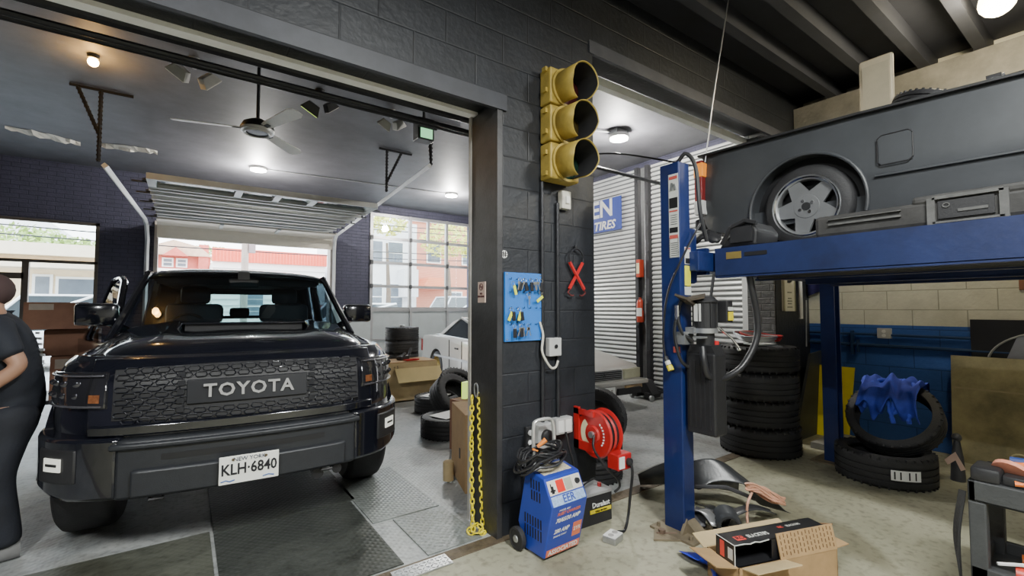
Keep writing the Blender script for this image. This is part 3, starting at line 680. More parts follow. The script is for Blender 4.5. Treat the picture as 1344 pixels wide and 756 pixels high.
def wrap(name,s0,s1,zlo,zhi,off,th,m,parent,n=24,nz=2,edge=0,bev=0,lean=None):
    """panel hugging the nose outline; zlo/zhi numbers or functions of s"""
    g=MB(); rows=[]
    for i in range(n+1):
        s=s0+(s1-s0)*i/n; p,nr=outl(s); a=zlo(s) if callable(zlo) else zlo; b=zhi(s) if callable(zhi) else zhi
        row=[]
        for j in range(nz+1):
            z=a+(b-a)*j/nz; l=lean(z) if lean else 0
            row.append(p+nr*(off)+Vector((0,l,z)))
        for j in range(nz,-1,-1):
            z=a+(b-a)*j/nz; l=lean(z) if lean else 0
            row.append(p+nr*(off-th)+Vector((0,l,z)))
        rows.append(row)
    V=g.gv(rows,closev=True); g.cap(V[0]); g.cap(V[-1][::-1])
    return g.build(name,m,parent,smooth=True,bev=bev)
def lean(z):
    if z<.80: return 0
    if z<1.05: return (z-.80)*.16
    return .04+(z-1.05)*.9
# body shell rings
ringz=[(.52,.0,.985),(.64,.0,1.0),(.80,.0,1.012),(.95,.024,1.008),(1.05,.045,.995),(1.12,.10,.975),(1.165,.18,.94)]
ys=[.9,1.3,1.75,2.3,2.9,3.5,3.9,4.4,4.9,5.4,5.72]
half=[outl(SEG[-1]*i/22)[0] for i in range(23)]
ring=[(p.x,p.y) for p in half]+[(1.0,y) for y in ys]+[(.96,5.8),(0,5.8)]
full=ring+[(-x,y) for x,y in ring[::-1][1:-1]]
m=MB(); rows=[]
for z,f,w_ in ringz:
    row=[]
    for x,y in full:
        fr=max(0,1-y/.9)
        row.append((x*w_,y+f*fr,z))
    rows.append(row)
V=m.gv(rows,closev=True)
m.cap(V[0]); m.cap(V[-1][::-1])
body=m.build('body',PT,T)
c=MB()
for y in (.90,4.68):
    for s_ in (-1,1): c.cyl((s_*.60,y,.40),(s_*1.2,y,.40),.52,n=48)
c.box(-.88,.88,4.05,5.75,.7,1.4)   # cargo bed
cut(body,c)
for p in body.data.polygons: p.use_smooth=True
body.data.set_sharp_from_angle(angle=math.radians(32))
# hood
m=MB(); rows=[]
NU=24
for v in (0,.012,.03,.06,.11,.18,.27,.38,.5,.62,.75,.88,1.0):
    row=[]
    for iu in range(NU+1):
        u=-1+2*iu/NU; hw=.80+.08*v; x=u*hw
        yf=.16+ .055*(abs(x)/.6)**2 + .10*(abs(u)**6); y=yf+(1.52-yf)*v
        crown=1.115+.135*(1-math.exp(-v/.045))+.10*v
        z=crown-.045*abs(u)**2.2-.05*max(0,abs(u)-.88)/.12
        z+=.022*math.exp(-((abs(x)-.50)/.09)**2)*min(1,v*3)
        row.append((x,y,z))
    rows.append(row)
m.grid(rows)
m.build('hood',PT,T,smooth='all',sub=1,sol=.03)
# fenders: rounded ridges above the arches
for s_ in (-1,1):
    m=MB(); rows=[]
    for i in range(17):
        y=.42+i*.075; t_=i/16; k=math.sin(PI*min(1,t_*1.15+.12))**.5 if t_<.85 else .62
        rows.append([(s_*(.78+.04*t_),y,1.14+.12*t_),(s_*.85,y,1.165+.095*t_+.01*k),(s_*.93,y,1.14+.075*t_+.015*k),(s_*.985,y,1.07+.04*t_),(s_*(1.0+.02*k),y,.98),(s_*1.005,y,.86)])
    m.grid(rows); m.build('fender',PT,T,smooth='all',sub=1,sol=.02)
    # arch flares
    for yc in (.90,4.68):
        m=MB(); rows=[]
        for i in range(21):
            a=math.radians(8+164*i/20); cy,cz=yc-math.cos(a)*.5,.40+math.sin(a)*.5; c2y,c2z=yc-math.cos(a)*.57,.40+math.sin(a)*.57
            rows.append([(s_*.985,cy,cz),(s_*1.035,cy,cz),(s_*1.03,c2y,c2z),(s_*.99,c2y,c2z)])
        m.grid(rows)
        m.build('wheel_arch_flare',PT,T,smooth=True)
# hood scoop
m=MB(); m.bm.verts.ensure_lookup_table()
P=[[(-.46,.85,1.285),(-.42,.85,1.345),(.42,.85,1.345),(.46,.85,1.285)],[(-.44,1.40,1.32),(-.36,1.40,1.362),(.36,1.40,1.362),(.44,1.40,1.32)]]
m.grid(P); m.build('hood_scoop',PT,T,sol=.015,bev=.006)
MB().box(-.40,.40,.88,.90,1.28,1.335).build('scoop_mesh',BLK,T)
# front face
wrap('grille_surround',-.80,.80,.765,1.155,.008,.05,PT,T,lean=lean,nz=6,bev=.008)
gr=wrap('grille',-.67,.67,lambda s:.80+.02*abs(s)/.67,lambda s:1.115-.02*(abs(s)/.67)**2,.014,.02,BLK,T,lean=lean,nz=4)
MESH=mat('grille_mesh',(.011,.012,.018),.4,.1,.1,coat=.15)
m=MB(); R_=.0
for row in range(9):
    z=.815+row*.0345
    for k in range(-9,10):
        s=k*.074+(.037 if row%2 else 0)
        if abs(s)>.65 or (abs(s)<.31 and .875<z<1.035): continue
        hexp=[(-.032,0),(-.022,.014),(.022,.014),(.032,0),(.022,-.014),(-.022,-.014)]
        pts=[]
        for dx,dz in hexp+hexp[:1]:
            p,nr=outl(s+dx); pts.append(p+nr*.020+Vector((0,lean(z+dz),z+dz)))
        m.tube(pts,.0032,4,cap=False)
m.build('honeycomb_mesh',MESH,gr)
for s_ in (-1,1): 
    for k in range(5):
        p,nr=outl(s_*.355); MB().cb(p+nr*.022+Vector((0,lean(.86+k*.05),.86+k*.05)),(.035,.01,.03)).build('grille_bracket',MESH,gr)
wrap('name_plate',-.325,.325,.888,1.025,.030,.03,mat('nameplate_black',(.012,.013,.017),.35),gr,lean=lean,nz=2,n=12,bev=.003)
text('lettering','TOYOTA',.108,mat('letter_grey',(.50,.50,.52),.35,.5,.03),gr,(0,-.036+lean(.957),.957),rot=(PI/2+.0,0,0),ext=.004,sx=1.02,bold=.0022,space=1.12)
# lower painted valance + bumper
wrap('grille_lower_bar',-.78,.78,.735,.795,.03,.06,PT,T,bev=.01)
wrap('bumper_cover',-.62,.62,.395,.722,.075,.14,BUMP,T,bev=.02)
wrap('bumper_step',-.55,.55,.41,.56,.105,.06,BUMP,T,bev=.014)
wrap('bumper_slot',-.42,.42,.600,.632,.078,.02,BLK,T)
wrap('bumper_lip',-.64,.64,.67,.705,.095,.04,BUMP,T,bev=.012)
for s_ in (-1,1):
    wrap('bumper_corner',s_*.61,s_*1.30,lambda s:.40+.10*max(0,abs(s)-.85)/.45,lambda s:.735,.068,.12,PT,T,bev=.02)
    fl=wrap('fog_light_bezel',s_*.79,s_*1.03,.50,.68,.078,.03,BLKP,T,bev=.008)
    wrap('fog_light',s_*.865,s_*.955,.565,.635,.085,.02,mat('fog_lens',(.80,.80,.72),.3,emis=.45,var=.02),fl)
    mm=wrap('led_strip',s_*.885,s_*.935,.593,.607,.088,.02,BLKP,fl)
    hz=lambda s:.885+.06*max(0,abs(s)-.8)
    hl=wrap('headlight',s_*.70,s_*1.26,lambda s:.885+.035*max(0,(abs(s)-.7)),lambda s:1.085-.03*max(0,(abs(s)-.9)),.022,.06,mat('headlight_smoke',(.015,.015,.018),.08,0,.0,coat=1),T,lean=lean,bev=.01)
    rim=MB()
    for a,b,z0,z1 in ((.72,1.24,.900,.900),(.72,1.24,1.068,1.06)):
        rim.tube([outl(s_*(a+(b-a)*i/12))[0]+outl(s_*(a+(b-a)*i/12))[1]*.028+Vector((0,lean(z0),z0+(z1-z0)*i/12)) for i in range(13)],.006,6)
    rim.build('light_trim',mat('smoked_chrome',(.30,.30,.33),.25,.8,.1),hl)
    rr=random.Random(3); mm=MB()
    for i in range(4):
        for j in range(2):
            s=s_*(.86+i*.085); z=.955+j*.065; p,nr=outl(s); c0=p+nr*.018+Vector((0,lean(z),z))
            mm.sphere(c0,.020,12,(1.2,.35,.9))
    mm.build('lamp_reflector',mat('lamp_reflector',(.12,.12,.14),.12,.9,.1),hl,smooth=True)
    wrap('turn_signal',s_*.735,s_*.785,.92,.965,.026,.01,mat('amber_lens',(.20,.075,.03),.15,0,.4,60),hl,lean=lean)
# licence plate
p=MB().box(-.155,.155,-.137,-.130,.385,.545,bev=.003); PLT=p.build('licence_plate',mat('plate_white',(.85,.85,.80),.4,0,.02),T); PLT.location=(0,0,.04)
NV=mat('plate_navy',(.02,.03,.08),.5,0,0)
text('plate_state','NEW YORK',.032,NV,PLT,(0,-.139,.523),sx=1.0)
text('plate_number','KLH·6840',.088,mat('plate_black',(.01,.01,.015),.5,0,0),PLT,(0,-.139,.465),sx=.80,bold=.0018)
m=MB().tube([(-.145,-.138,.402),(-.12,-.138,.408),(-.10,-.138,.400),(-.075,-.138,.406)],.004,4); m.tube([(.07,-.138,.402),(.10,-.138,.408),(.13,-.138,.401)],.004,4); m.build('plate_scenery',mat('plate_blue',(.08,.15,.4),.5),PLT)
m=MB()
for x in (-.085,.085): m.cyl((x,-.142,.524),(x,-.136,.524),.008,n=10)
m.build('plate_bolts',mat('bolt_dark',(.15,.12,.08),.4,.6),PLT)
# chassis, axle
m=MB(); m.box(-.55,.55,.35,5.5,.42,.60); m.cyl((-.8,.98,.40),(.8,.98,.40),.05); m.cyl((-.8,4.68,.40),(.8,4.68,.40),.06); m.sphere((0,4.68,.4),.14,12)
m.cyl((.40,-.02,.36),(.40,.10,.36),.035); m.cyl((.52,-.02,.37),(.52,.10,.37),.03)
m.build('chassis',BLK,T)
for y in (.84,4.68):
    for s_ in (-1,1): wheelset(T,s_*.855,y,.425,.425,.29,s_,BLKP,style='six')
# cab: pillars, roof, doors
CAB=[(1.48,1.20,.865),(2.28,1.80,.655)]  # windscreen base/top (y,z,halfwidth)
m=MB(); rows=[]
for iy,(y,z,h) in enumerate([(2.14,1.80,.79),(2.28,1.86,.80),(2.8,1.90,.81),(3.4,1.895,.81),(3.85,1.86,.80),(4.0,1.79,.78)]):
    rows.append([(h*u,y,z-.045*abs(u)**3-(.03 if abs(u)==1 else 0)) for u in (-1,-.92,-.6,-.2,.2,.6,.92,1)])
m.grid(rows); m.build('roof',PT,T,smooth='all',sub=1,sol=.04)
m=MB(); m.box(-.74,.74,2.26,3.93,1.715,1.77); m.box(-.72,.72,2.24,2.30,1.69,1.76); m.build('headliner',mat('headliner',(.05,.05,.055),.8),T)
m=MB(); m.box(-.80,.80,3.96,4.02,1.0,1.34).box(-.78,-.46,3.96,4.02,1.34,1.78).box(.46,.78,3.96,4.02,1.34,1.78).box(-.74,.74,3.96,4.02,1.64,1.78); m.build('cab_rear_wall',PT,T)
for s_ in (-1,1):
    m=MB(); m.tube(cat([(s_*.91,1.36,1.20),(s_*.87,1.58,1.36),(s_*.81,2.0,1.64),(s_*.775,2.2,1.785)],4),.030,8)
    m.tube([(s_*.90,3.05,1.15),(s_*.78,3.0,1.80)],.045,6); m.tube([(s_*.90,4.0,1.15),(s_*.78,3.9,1.79)],.07,6); m.tube([(s_*.78,2.2,1.78),(s_*.78,3.9,1.80)],.035,6)
    m.build('pillar',PT,T,smooth=True)
wsb=[(-.86,1.52,1.27),(-.45,1.42,1.31),(0,1.39,1.32),(.45,1.42,1.31),(.86,1.52,1.27)]; wst=[(-.765,2.2,1.785),(-.38,2.165,1.81),(0,2.155,1.815),(.38,2.165,1.81),(.765,2.2,1.785)]
WG=glassmat('windscreen_glass',(.34,.44,.48),.13)
MB().grid([wsb,wst]).build('windscreen',WG,T,smooth=True)
m=MB(); 
m.grid([[(-.47,3.99,1.65),(.47,3.99,1.65)],[(-.47,3.99,1.33),(.47,3.99,1.33)]]); m.build('rear_window',glassmat('rear_glass',(.62,.86,.80),.08),T)
m=MB(); m.grid([[(.885,1.75,1.2),(.79,2.3,1.74)],[(.89,3.0,1.2),(.79,2.98,1.76)]]).grid([[(.89,3.1,1.2),(.79,3.05,1.76)],[(.89,3.95,1.2),(.79,3.85,1.75)]])
m.grid([[(-.89,3.1,1.2),(-.79,3.05,1.76)],[(-.89,3.95,1.2),(-.79,3.85,1.75)]]); m.build('side_window',glassmat('side_glass',(.12,.15,.17),.12),T)
m=MB(); m.box(-.8,.8,1.5,1.80,1.10,1.30,bev=.02); m.build('dashboard',BLKP,T)
m=MB(); m.tube([(-.45+.17*math.cos(a),1.85+.05*math.sin(a),1.15+.08+.17*math.sin(a)) for a in [2*PI*i/20 for i in range(21)]],.014,8); m.build('steering_wheel',BLKP,T)
SEAT=mat('seat_leather',(.035,.035,.045),.5)
for x in (-.42,.42):
    m=MB(); m.box(x-.25,x+.25,2.45,2.62,.95,1.50,bev=.05); m.box(x-.13,x+.13,2.48,2.58,1.50,1.68,bev=.04); m.build('front_seat',SEAT,T,smooth=True)
m=MB(); m.box(-.65,.65,3.5,3.65,.95,1.36,bev=.05); 
for x in (-.4,0,.4): m.box(x-.11,x+.11,3.5,3.58,1.34,1.46,bev=.03)
m.build('rear_seat',SEAT,T,smooth=True)
m=MB(); m.box(-.13,.13,2.0,2.03,1.66,1.74,bev=.01); m.box(-.05,.05,2.03,2.1,1.72,1.82); m.build('rear_view_mirror',BLKP,T)
m=MB(); m.sphere((.28,1.58,1.33),.035,12,(1.5,1,.8)); m.build('air_freshener',YG,T)
m=MB(); m.tube([(-.75,1.48,1.30),(-.2,1.37,1.345),(.0,1.37,1.35)],.008,5); m.tube([(-.05,1.40,1.345),(.45,1.40,1.34),(.7,1.46,1.31)],.008,5); m.build('wiper',BLKP,T)
# mirrors
for s_ in (-1,1):
    m=MB(); m.box(-.14,.14,-.07,.07,-.095,.095,Matrix.Translation((s_*1.06,1.78,1.40)),bev=.035)
    mr=m.build('side_mirror',PT,T,smooth=True)
    MB().tube([(s_*.86,1.80,1.25),(s_*.95,1.80,1.31),(s_*1.0,1.80,1.34)],.035,8).build('mirror_arm',PT,mr,smooth=True)
# open front door on the left of the picture
D_=Matrix.Translation((-.90,1.62,0))@Matrix.Rotation(math.radians(20),4,'Z')
m=MB(); m.prism([(0,.62),(1.18,.62),(1.2,1.16),(0,1.16)],-.06,.02,'x',D_); dr=m.build('front_door',PT,T,bev=.01)
m=MB(); m.tube([D_@Vector(v) for v in ((0,.05,1.16),(.06,.30,1.36),(.16,.62,1.70),(.17,.75,1.74),(.18,1.12,1.73),(.02,1.19,1.16))],.028,8); m.build('window_frame',PT,dr,smooth=True)
m=MB(); m.bm.faces.new([m.bm.verts.new(D_@Vector(v)) for v in ((0,.10,1.17),(.14,.62,1.68),(.16,1.1,1.70),(.01,1.16,1.17))]); m.build('door_glass',WG,dr)
# tow hooks, antenna
for x in (-.45,.45):
    m=MB(); m.tube([(x-.03,.0,.41),(x-.03,-.04,.385),(x+.03,-.04,.385),(x+.03,.0,.41)],.011,6)
    m.build('tow_hook',BLKP,T)
# ============================================================ tyres
def tyre_mb(r,w,ri=None,n=72):
    ri=ri or r*.62; b=MB(); h=w/2
    prof=[(ri,-h*.78),(ri+.012,-h*.98),(r*.80,-h*1.03),(r*.93,-h*.98),(r*.985,-h*.84)]
    for k in range(4):
        z=-h*.60+k*h*.40
        prof+=[(r,z-h*.15),(r,z+h*.13),(r-.010,z+h*.15),(r-.010,z+h*.23)]
    prof=prof[:-2]+[(r*.985,h*.84),(r*.93,h*.98),(r*.80,h*1.03),(ri+.012,h*.98),(ri,h*.78),(ri+.02,h*.6),(r-.03,h*.5),(r-.03,-h*.5),(ri+.02,-h*.6)]
    b.lathe(prof,n,close=True)
    # shoulder lugs
    for i in range(n):
        if i%2: continue
        a=2*PI*i/n
        for s in (-1,1): b.cb(((r*.968)*math.cos(a),(r*.968)*math.sin(a),s*h*.86),(r*.05,.012,h*.26),(0,0,a))
    return b
def tyre(label,x,y,z,r,w,rot=(0,0,0),group=None,ri=None,m=RUB,name='car_tyre'):
    """z = height of the tyre centre"""
    o=tyre_mb(r,w,ri).build(name,m,smooth=True); o.location=(x,y,z); o.rotation_euler=rot
    return tag(o,label,'tyre',group)
pos=['bottom','second from bottom','second from top','top']
w4=[.275,.27,.265,.26]; z=0
for k in range(4):
    z0=z+w4[k]/2
    tyre(['lowest tyre of the tall black stack beside the lift pump','second tyre up in the tall black stack beside the lift pump','third tyre up in the tall black stack beside the lift pump','topmost tyre of the tall stack, with hoses lying on it'][k],4.86+[.0,.01,-.02,.02][k],2.10+[0,.02,.0,.01][k]+.30,z0,.375,w4[k]*.97,(0,0,k*.3),'black tyres stacked beside the lift',ri=.235)
    z+=w4[k]
TOPZ=z
for l,m_,dx,dz,c in (('red air hose coiled on top of the tall tyre stack','hose',.0,.02,RED),('thin grey cable looped on top of the tall tyre stack','cable',-.12,.02,GALV)):
    m=MB()
    for q in range(3): m.tube([(4.98+dx+(.17+.015*q)*math.cos(a),2.42+(.17+.015*q)*math.sin(a),TOPZ+.03+dz+.02*q+.04*max(0,math.sin(a))) for a in [2*PI*i/24 for i in range(25)]],.011,6)
    tag(m.build('air_hose' if m_=='hose' else 'cable_coil',c,smooth=True),l,m_)
tag(MB().prism([(4.68,2.30),(4.91,2.22),(5.06,2.4),(4.81,2.52)],TOPZ+.005,TOPZ+.018,'z').build('work_rag',mat('pale_rag',(.55,.58,.55),.8)),'pale folded rag on top of the tall tyre stack','rag')
# right-hand pair: one flat, one leaning
tyre('tyre lying flat on the floor with a paper sticker below the leaning tyre',4.94,1.39,.125,.35,.25,(0,0,0),ri=.25)
o=MB(); 
def lab(x0,x1,z0,z1,r,cx,cy,a0,a1):
    rows=[]
    for i in range(9):
        a=a0+(a1-a0)*i/8; rows.append([(cx+r*math.cos(a),cy+r*math.sin(a),z0),(cx+r*math.cos(a),cy+r*math.sin(a),z1)])
    return rows
o.grid(lab(0,0,.09,.17,.366,4.93,1.40,math.radians(-156),math.radians(-124)))
lb=tag(o.build('tyre_sticker',WHT),'white printed sticker on the tread of the flat tyre at right','sticker')
o=MB()
for a0 in (-153,-147,-138,-131): o.grid(lab(0,0,.10,.16,.368,4.93,1.40,math.radians(a0),math.radians(a0+1.6)))
o.build('barcode',BLK,lb)
tyre('tyre leaning back against the blue wall with a blue cloth over it',5.20,1.38,.475,.345,.18,(math.radians(0),math.radians(-50),0),ri=.27)
# blue cloth draped over leaning tyre
m=MB(); rows=[]; rr=random.Random(11)
for i in range(31):
    u=i/30; row=[]
    for j in range(25):
        v=j/24
        y=1.60-.42*u; prof_=[(5.22,.56),(5.14,.66),(5.20,.79),(5.33,.845),(5.47,.84),(5.58,.74)]
        t=v*(len(prof_)-1); k=min(int(t),len(prof_)-2); f=t-k
        x=prof_[k][0]*(1-f)+prof_[k+1][0]*f-.05-.02; zz=prof_[k][1]*(1-f)+prof_[k+1][1]*f
        n_=math.sin(u*23+v*5)*.016+math.sin(u*11-v*9+1)*.02+math.sin(v*21+u*3)*.012
        drop=(1-v)**2*(.05*math.sin(u*9)+.06*math.sin(u*17+2)+.03*math.sin(u*31))
        row.append((x-.02+n_-.03*(1-v),y+math.sin(v*9+u*4)*.012,zz+n_*1.3-.045-drop))
    rows.append(row)
m.grid(rows)
CLO=mat('blue_cloth',(.03,.055,.42),.75,0,.35,6)
tag(m.build('shop_cloth',CLO,smooth='all',sub=1,sol=.006),'crumpled bright blue cloth draped over the leaning tyre','cloth')
m=MB(); rr=random.Random(5)
for k in range(9):
    y=1.55-.04*k; pts=[(5.10+rr.uniform(-.03,.04),y+rr.uniform(-.04,.04),.51+rr.uniform(-.07,.06)),(5.10,y,.61),(5.20,y+rr.uniform(-.05,.05),.74+rr.uniform(-.02,.03)),(5.38,y+rr.uniform(-.1,.1),.79)]
    m.tube(cat(pts,5),[.010+.012*abs(math.sin(i*1.3+k)) for i in range(16)],7)
tag(m.build('shop_cloth',mat('blue_cloth_light',(.06,.10,.62),.75,0,.3,6),smooth=True),'second twisted blue cloth bunched on top of the leaning tyre','cloth')
# pair beside the pillar + upright tyre
for k in range(2): tyre(['lower tyre of the short pair behind the red hose reel','upper tyre of the short pair behind the red hose reel'][k],2.90,2.93,.10+k*.20,.31,.195,(0,0,.2*k),'short pair of tyres by the pillar')
tyre('tyre standing upright behind the red hose reel',3.53,3.42,.31,.31,.17,(math.radians(88),0,math.radians(-62)))
# near the silver saloon
tyre('tyre lying flat with a sheet of white card on it beside the open carton',2.98,5.98,.11,.33,.21)
tag(MB().cb((2.93,5.95,.225),(.34,.30,.008),(0,0,.5)).build('card_sheet',WHT),'white card sheet lying on a flat tyre near the open carton','card')
tyre('large tyre propped at a slant against others near the silver car',2.86,5.26,.30,.33,.22,(math.radians(48),0,math.radians(20)))
tyre('tyre leaning behind the slanted tyre close to the silver car',3.38,6.12,.27,.32,.22,(math.radians(38),0,math.radians(8)))
tyre('tyre lying flat nearest the tall carton by the door jamb',2.52,4.78,.11,.32,.215)
tag(MB().cb((2.52,4.78,.225),(.36,.28,.006),(0,0,.3)).build('paper_sheet',WHT),'white papers lying on the tyre nearest the jamb','paper')
tag(MB().cb((2.42,4.20,.60),(.10,.05,.17),(0,0,.4)).build('spray_bottle',YG),'lime green container standing by the door jamb','container')
tag(MB().cb((2.42,4.20,.255),(.26,.22,.51),(0,0,.2)).build('small_carton',CARD3),'brown carton under the lime green container','box')
for k in range(5): tyre(['lowest tyre','second tyre','middle tyre','fourth tyre','top tyre'][k]+' of the stack behind the open carton',3.14,7.72,.115+k*.225,.29,.215,(0,0,.3*k),'tyres stacked behind the open carton',m=RUB2)
p=MB().cyl((3.14,7.72,1.125),(3.14,7.72,1.16),.05,n=16); tag(p.build('wheel_hub_cap',GALV),'small metal cap on top of the tyre stack behind the carton','cap')
# open carton by the truck
t=thing('open_carton','large open brown carton with a drooping front flap and tools on top','box',(2.96,7.1,0),.0)
m=MB(); m.box(-.42,.42,-.28,.28,0,.02).box(-.42,.42,-.28,-.27,0,.60).box(-.42,.42,.27,.28,0,.60).box(-.42,-.41,-.28,.28,0,.60).box(.41,.42,-.28,.28,0,.60); m.build('carton_body',CARD2,t)
MB().box(-.42,.42,-.25,.28,.60,.615).build('top_flap',CARD,t)
M=Matrix.Translation((0,-.285,.52))@Matrix.Rotation(math.radians(48),4,'X'); MB().box(-.30,.46,-.26,0,-.012,0,M).build('side_flap',mat('carton_flap',(.62,.50,.25),.8,0,.05),t)
M=Matrix.Translation((-.42,0,.60))@Matrix.Rotation(math.radians(-50),4,'Y'); MB().box(-.25,0,-.26,.26,-.012,0,M).build('side_flap',CARD2,t)
text('carton_print','+ S',.06,BLK,t,(-.28,-.282,.54))
m=MB(); m.cb((-.05,0,.655),(.26,.10,.07),(0,0,.6),.02); m.cyl((.05,.03,.66),(.14,.14,.78),.022,n=10); m.cyl((-.15,-.06,.65),(-.02,-.02,.72),.03,n=10)
o=m.build('impact_wrench',BLKP); o.location=(2.96,7.1,-.0); tag(o,'black power tool lying on the open carton','tool')
tag(MB().cb((2.98,6.93,.635),(.24,.09,.02),(0,0,.2)).build('red_tool_tray',RED),'flat red object lying on the open carton','tray')
# tall carton by jamb
t=thing('tall_carton','tall narrow brown carton standing behind the yellow chains','box',(1.97,3.42,0),-.30)
MB().box(-.07,.20,-.28,.28,0,.61,bev=.004).build('carton_body',CARD,t)
MB().box(-.075,-.069,-.10,-.07,.22,.30).build('hand_hole',BLK,t)
text('carton_print','|||||| ||||',.07,BLK,t,(.07,-.284,.36),rot=Matrix.Rotation(PI/2,4,'X')@Matrix.Rotation(PI/2,4,'Z'))
m=MB(); m.lathe([(0,0),(.045,0),(.045,.15),(.03,.16),(0,.16)],16,Matrix.Translation((1.83,3.47,.02))); tag(m.build('tape_roll',CARD2,smooth=True),'small round brown roll standing beside the tall carton','roll')
# ============================================================ chains
def chainmesh(pts,link=.034,r=.0042):
    P=cat(pts,20); L=[0]
    for a,b in zip(P,P[1:]): L.append(L[-1]+(b-a).length)
    m=MB(); n=int(L[-1]/(link*.78)); j=0
    for i in range(n):
        s=(i+.5)*L[-1]/n
        while j<len(L)-2 and L[j+1]<s: j+=1
        f=(s-L[j])/max(1e-6,L[j+1]-L[j]); p=P[j].lerp(P[j+1],f); d=(P[j+1]-P[j]).normalized()
        q=d.to_track_quat('Y','Z').to_matrix().to_4x4()@Matrix.Rotation(PI/2*(i%2)+.5,4,'Y')
        M=Matrix.Translation(p)@q
        m.tube([M@Vector((link*.30*math.cos(a),link*.52*math.sin(a),0)) for a in [2*PI*k/10 for k in range(11)]],r,5,cap=False)
    return m
for pts,l in (([(1.60,2.70,.86),(1.598,2.70,.4),(1.585,2.66,.06),(1.555,2.62,.015)],'left strand of yellow plastic chain hanging on the door jamb'),([(1.63,2.66,.88),(1.63,2.64,.5),(1.625,2.60,.05),(1.60,2.55,.012),(1.55,2.57,.012)],'right strand of yellow plastic chain hanging on the door jamb')):
    tag(chainmesh(pts,.042,.0055).build('plastic_chain',YEL,smooth=True),l,'chain')
m=chainmesh([(1.53,2.57,.03),(1.57,2.60,.05),(1.60,2.57,.03),(1.56,2.55,.02),(1.52,2.60,.02),(1.58,2.63,.04)],.042,.0055); tag(m.build('plastic_chain',YEL,smooth=True),'heap of yellow chain links on the floor at the jamb','chain')
m=MB(); m.tube([(1.62,2.66,.86+.03*math.cos(a)+.03) if False else (1.615,2.67+.022*math.cos(a),.90+.045*math.sin(a)) for a in [2*PI*i/16 for i in range(17)]],.006,6); tag(m.build('carabiner',GALV),'steel snap hook holding the yellow chains','hook')
# ============================================================ pillar fittings
YP=2.45
# traffic signal
t=thing('traffic_signal','old yellow three-lamp traffic signal with long visors on the black pillar','traffic light',(2.13,YP,2.33))
SY=mat('signal_yellow',(.40,.29,.06),.5,.1,.22,12,.1,40)
m=MB()
for k in range(3):
    z=2.335+k*.262; m.box(1.99,2.255,2.33,2.445,z,z+.252,bev=.012)
m.build('signal_housing',SY,t,W=True)
m=MB()
for k in range(6):
    z=2.36+k*.145; m.box(1.972,1.992,2.36,2.40,z,z+.03)
m.build('hinge_lug',SY,t,W=True)
for k in range(3):
    z=2.335+.1275+k*.262; M=Matrix.Translation((2.135,2.33,z))@Matrix.Rotation(PI/2,4,'X')@Matrix.Rotation(-PI/2,4,'Z')
    ring=MB().lathe([(.128,0),(.136,.004),(.136,.016),(.120,.018),(.120,0)],32,M).build('lens_ring',SY,t,W=True,smooth=True)
    MB().lathe([(0,.012),(.06,.010),(.118,.0)],28,M).build('lens',mat('dead_lens_%d'%k,[(.01,.03,.02),(.05,.035,.01),(.05,.01,.01)][k],.2,0,.1),t,W=True,smooth=True)
    # tunnel visor open at the bottom
    v=MB(); rows=[]
    for i in range(41):
        a=math.radians(-72+324*i/40)
        x,zz=.118*math.cos(a),.122*math.sin(a); dd=.24
        e=max(0,-math.sin(a)); dd=.20-.05*e
        rows.append([(2.135+x,2.33,z+zz),(2.135+x,2.33-dd*.5,z+zz-.004),(2.135+x,2.33-dd,z+zz-.012)])
    v.grid(rows); vo=v.build('visor',SY,t,W=True,smooth='all',sol=.004)
    v=MB(); rows=[]
    for i in range(41):
        a=math.radians(-72+324*i/40); x,zz=.111*math.cos(a),.111*math.sin(a); dd=.195-.05*max(0,-math.sin(a))
        rows.append([(2.135+x,2.325,z+zz),(2.135+x,2.33-dd,z+zz-.012)])
    v.grid(rows).build('visor_lining',mat('visor_black',(.02,.02,.022),.7),t,W=True,smooth='all')
# conduits on pillar
for x,z0,z1,l in ((2.00,.6,2.33,'vertical black conduit running down the pillar below the signal'),(2.14,.62,2.2,'second vertical black conduit below the small white box')):
    tag(MB().cyl((x,2.435,z0),(x,2.435,z1),.014,n=10).build('conduit_pipe',STEELB,smooth=True),l,'conduit')
def plate(name,label,cat_,x,z,w,h,d,m,y=YP,bev=.006):
    t=thing(name,label,cat_,(x,y,z)); MB().box(x-w/2,x+w/2,y-d,y,z-h/2,z+h/2,bev=bev).build('cover_plate',m,t,W=True); return t
LG=mat('light_grey_plate',(.55,.55,.54),.45,.2,.08)
t=plate('switch_box','small white switch box high on the pillar under the signal','switch',2.20,2.225,.085,.13,.05,mat('off_white_plastic',(.60,.58,.52),.5))
MB().box(2.185,2.215,2.385,2.40,2.20,2.25).build('toggle',WHT,t,W=True)
t=plate('outlet_box','grey metal outlet box on the pillar below the key board','outlet',2.09,1.185,.11,.125,.05,LG)
MB().lathe([(0,.0),(.014,0),(.014,.004),(0,.004)],12,Matrix.Translation((2.09,2.396,1.19))@Matrix.Rotation(PI/2,4,'X')).build('socket',BLK,t,W=True)
t=plate('outlet_box','grey outlet box with a round twist socket behind the chrome handle','outlet',1.985,.60,.13,.16,.07,LG)
MB().lathe([(0,0),(.045,0),(.045,.02),(.03,.03),(0,.03)],20,Matrix.Translation((1.985,2.38,.60))@Matrix.Rotation(PI/2,4,'X')).build('twist_socket',BLKP,t,W=True,smooth=True)
t=plate('outlet_box','wide pale double outlet box beside the red hose reel','outlet',2.16,.64,.15,.11,.06,LG)
for dx in (-.035,.035): MB().box(2.16+dx-.025,2.16+dx+.025,2.386,2.392,.60,.68).build('socket',WHT,t,W=True)
t=plate('button_plate','small dark plate with two round white buttons behind the chrome handle','switch',1.88,.60,.06,.14,.03,BLKP)
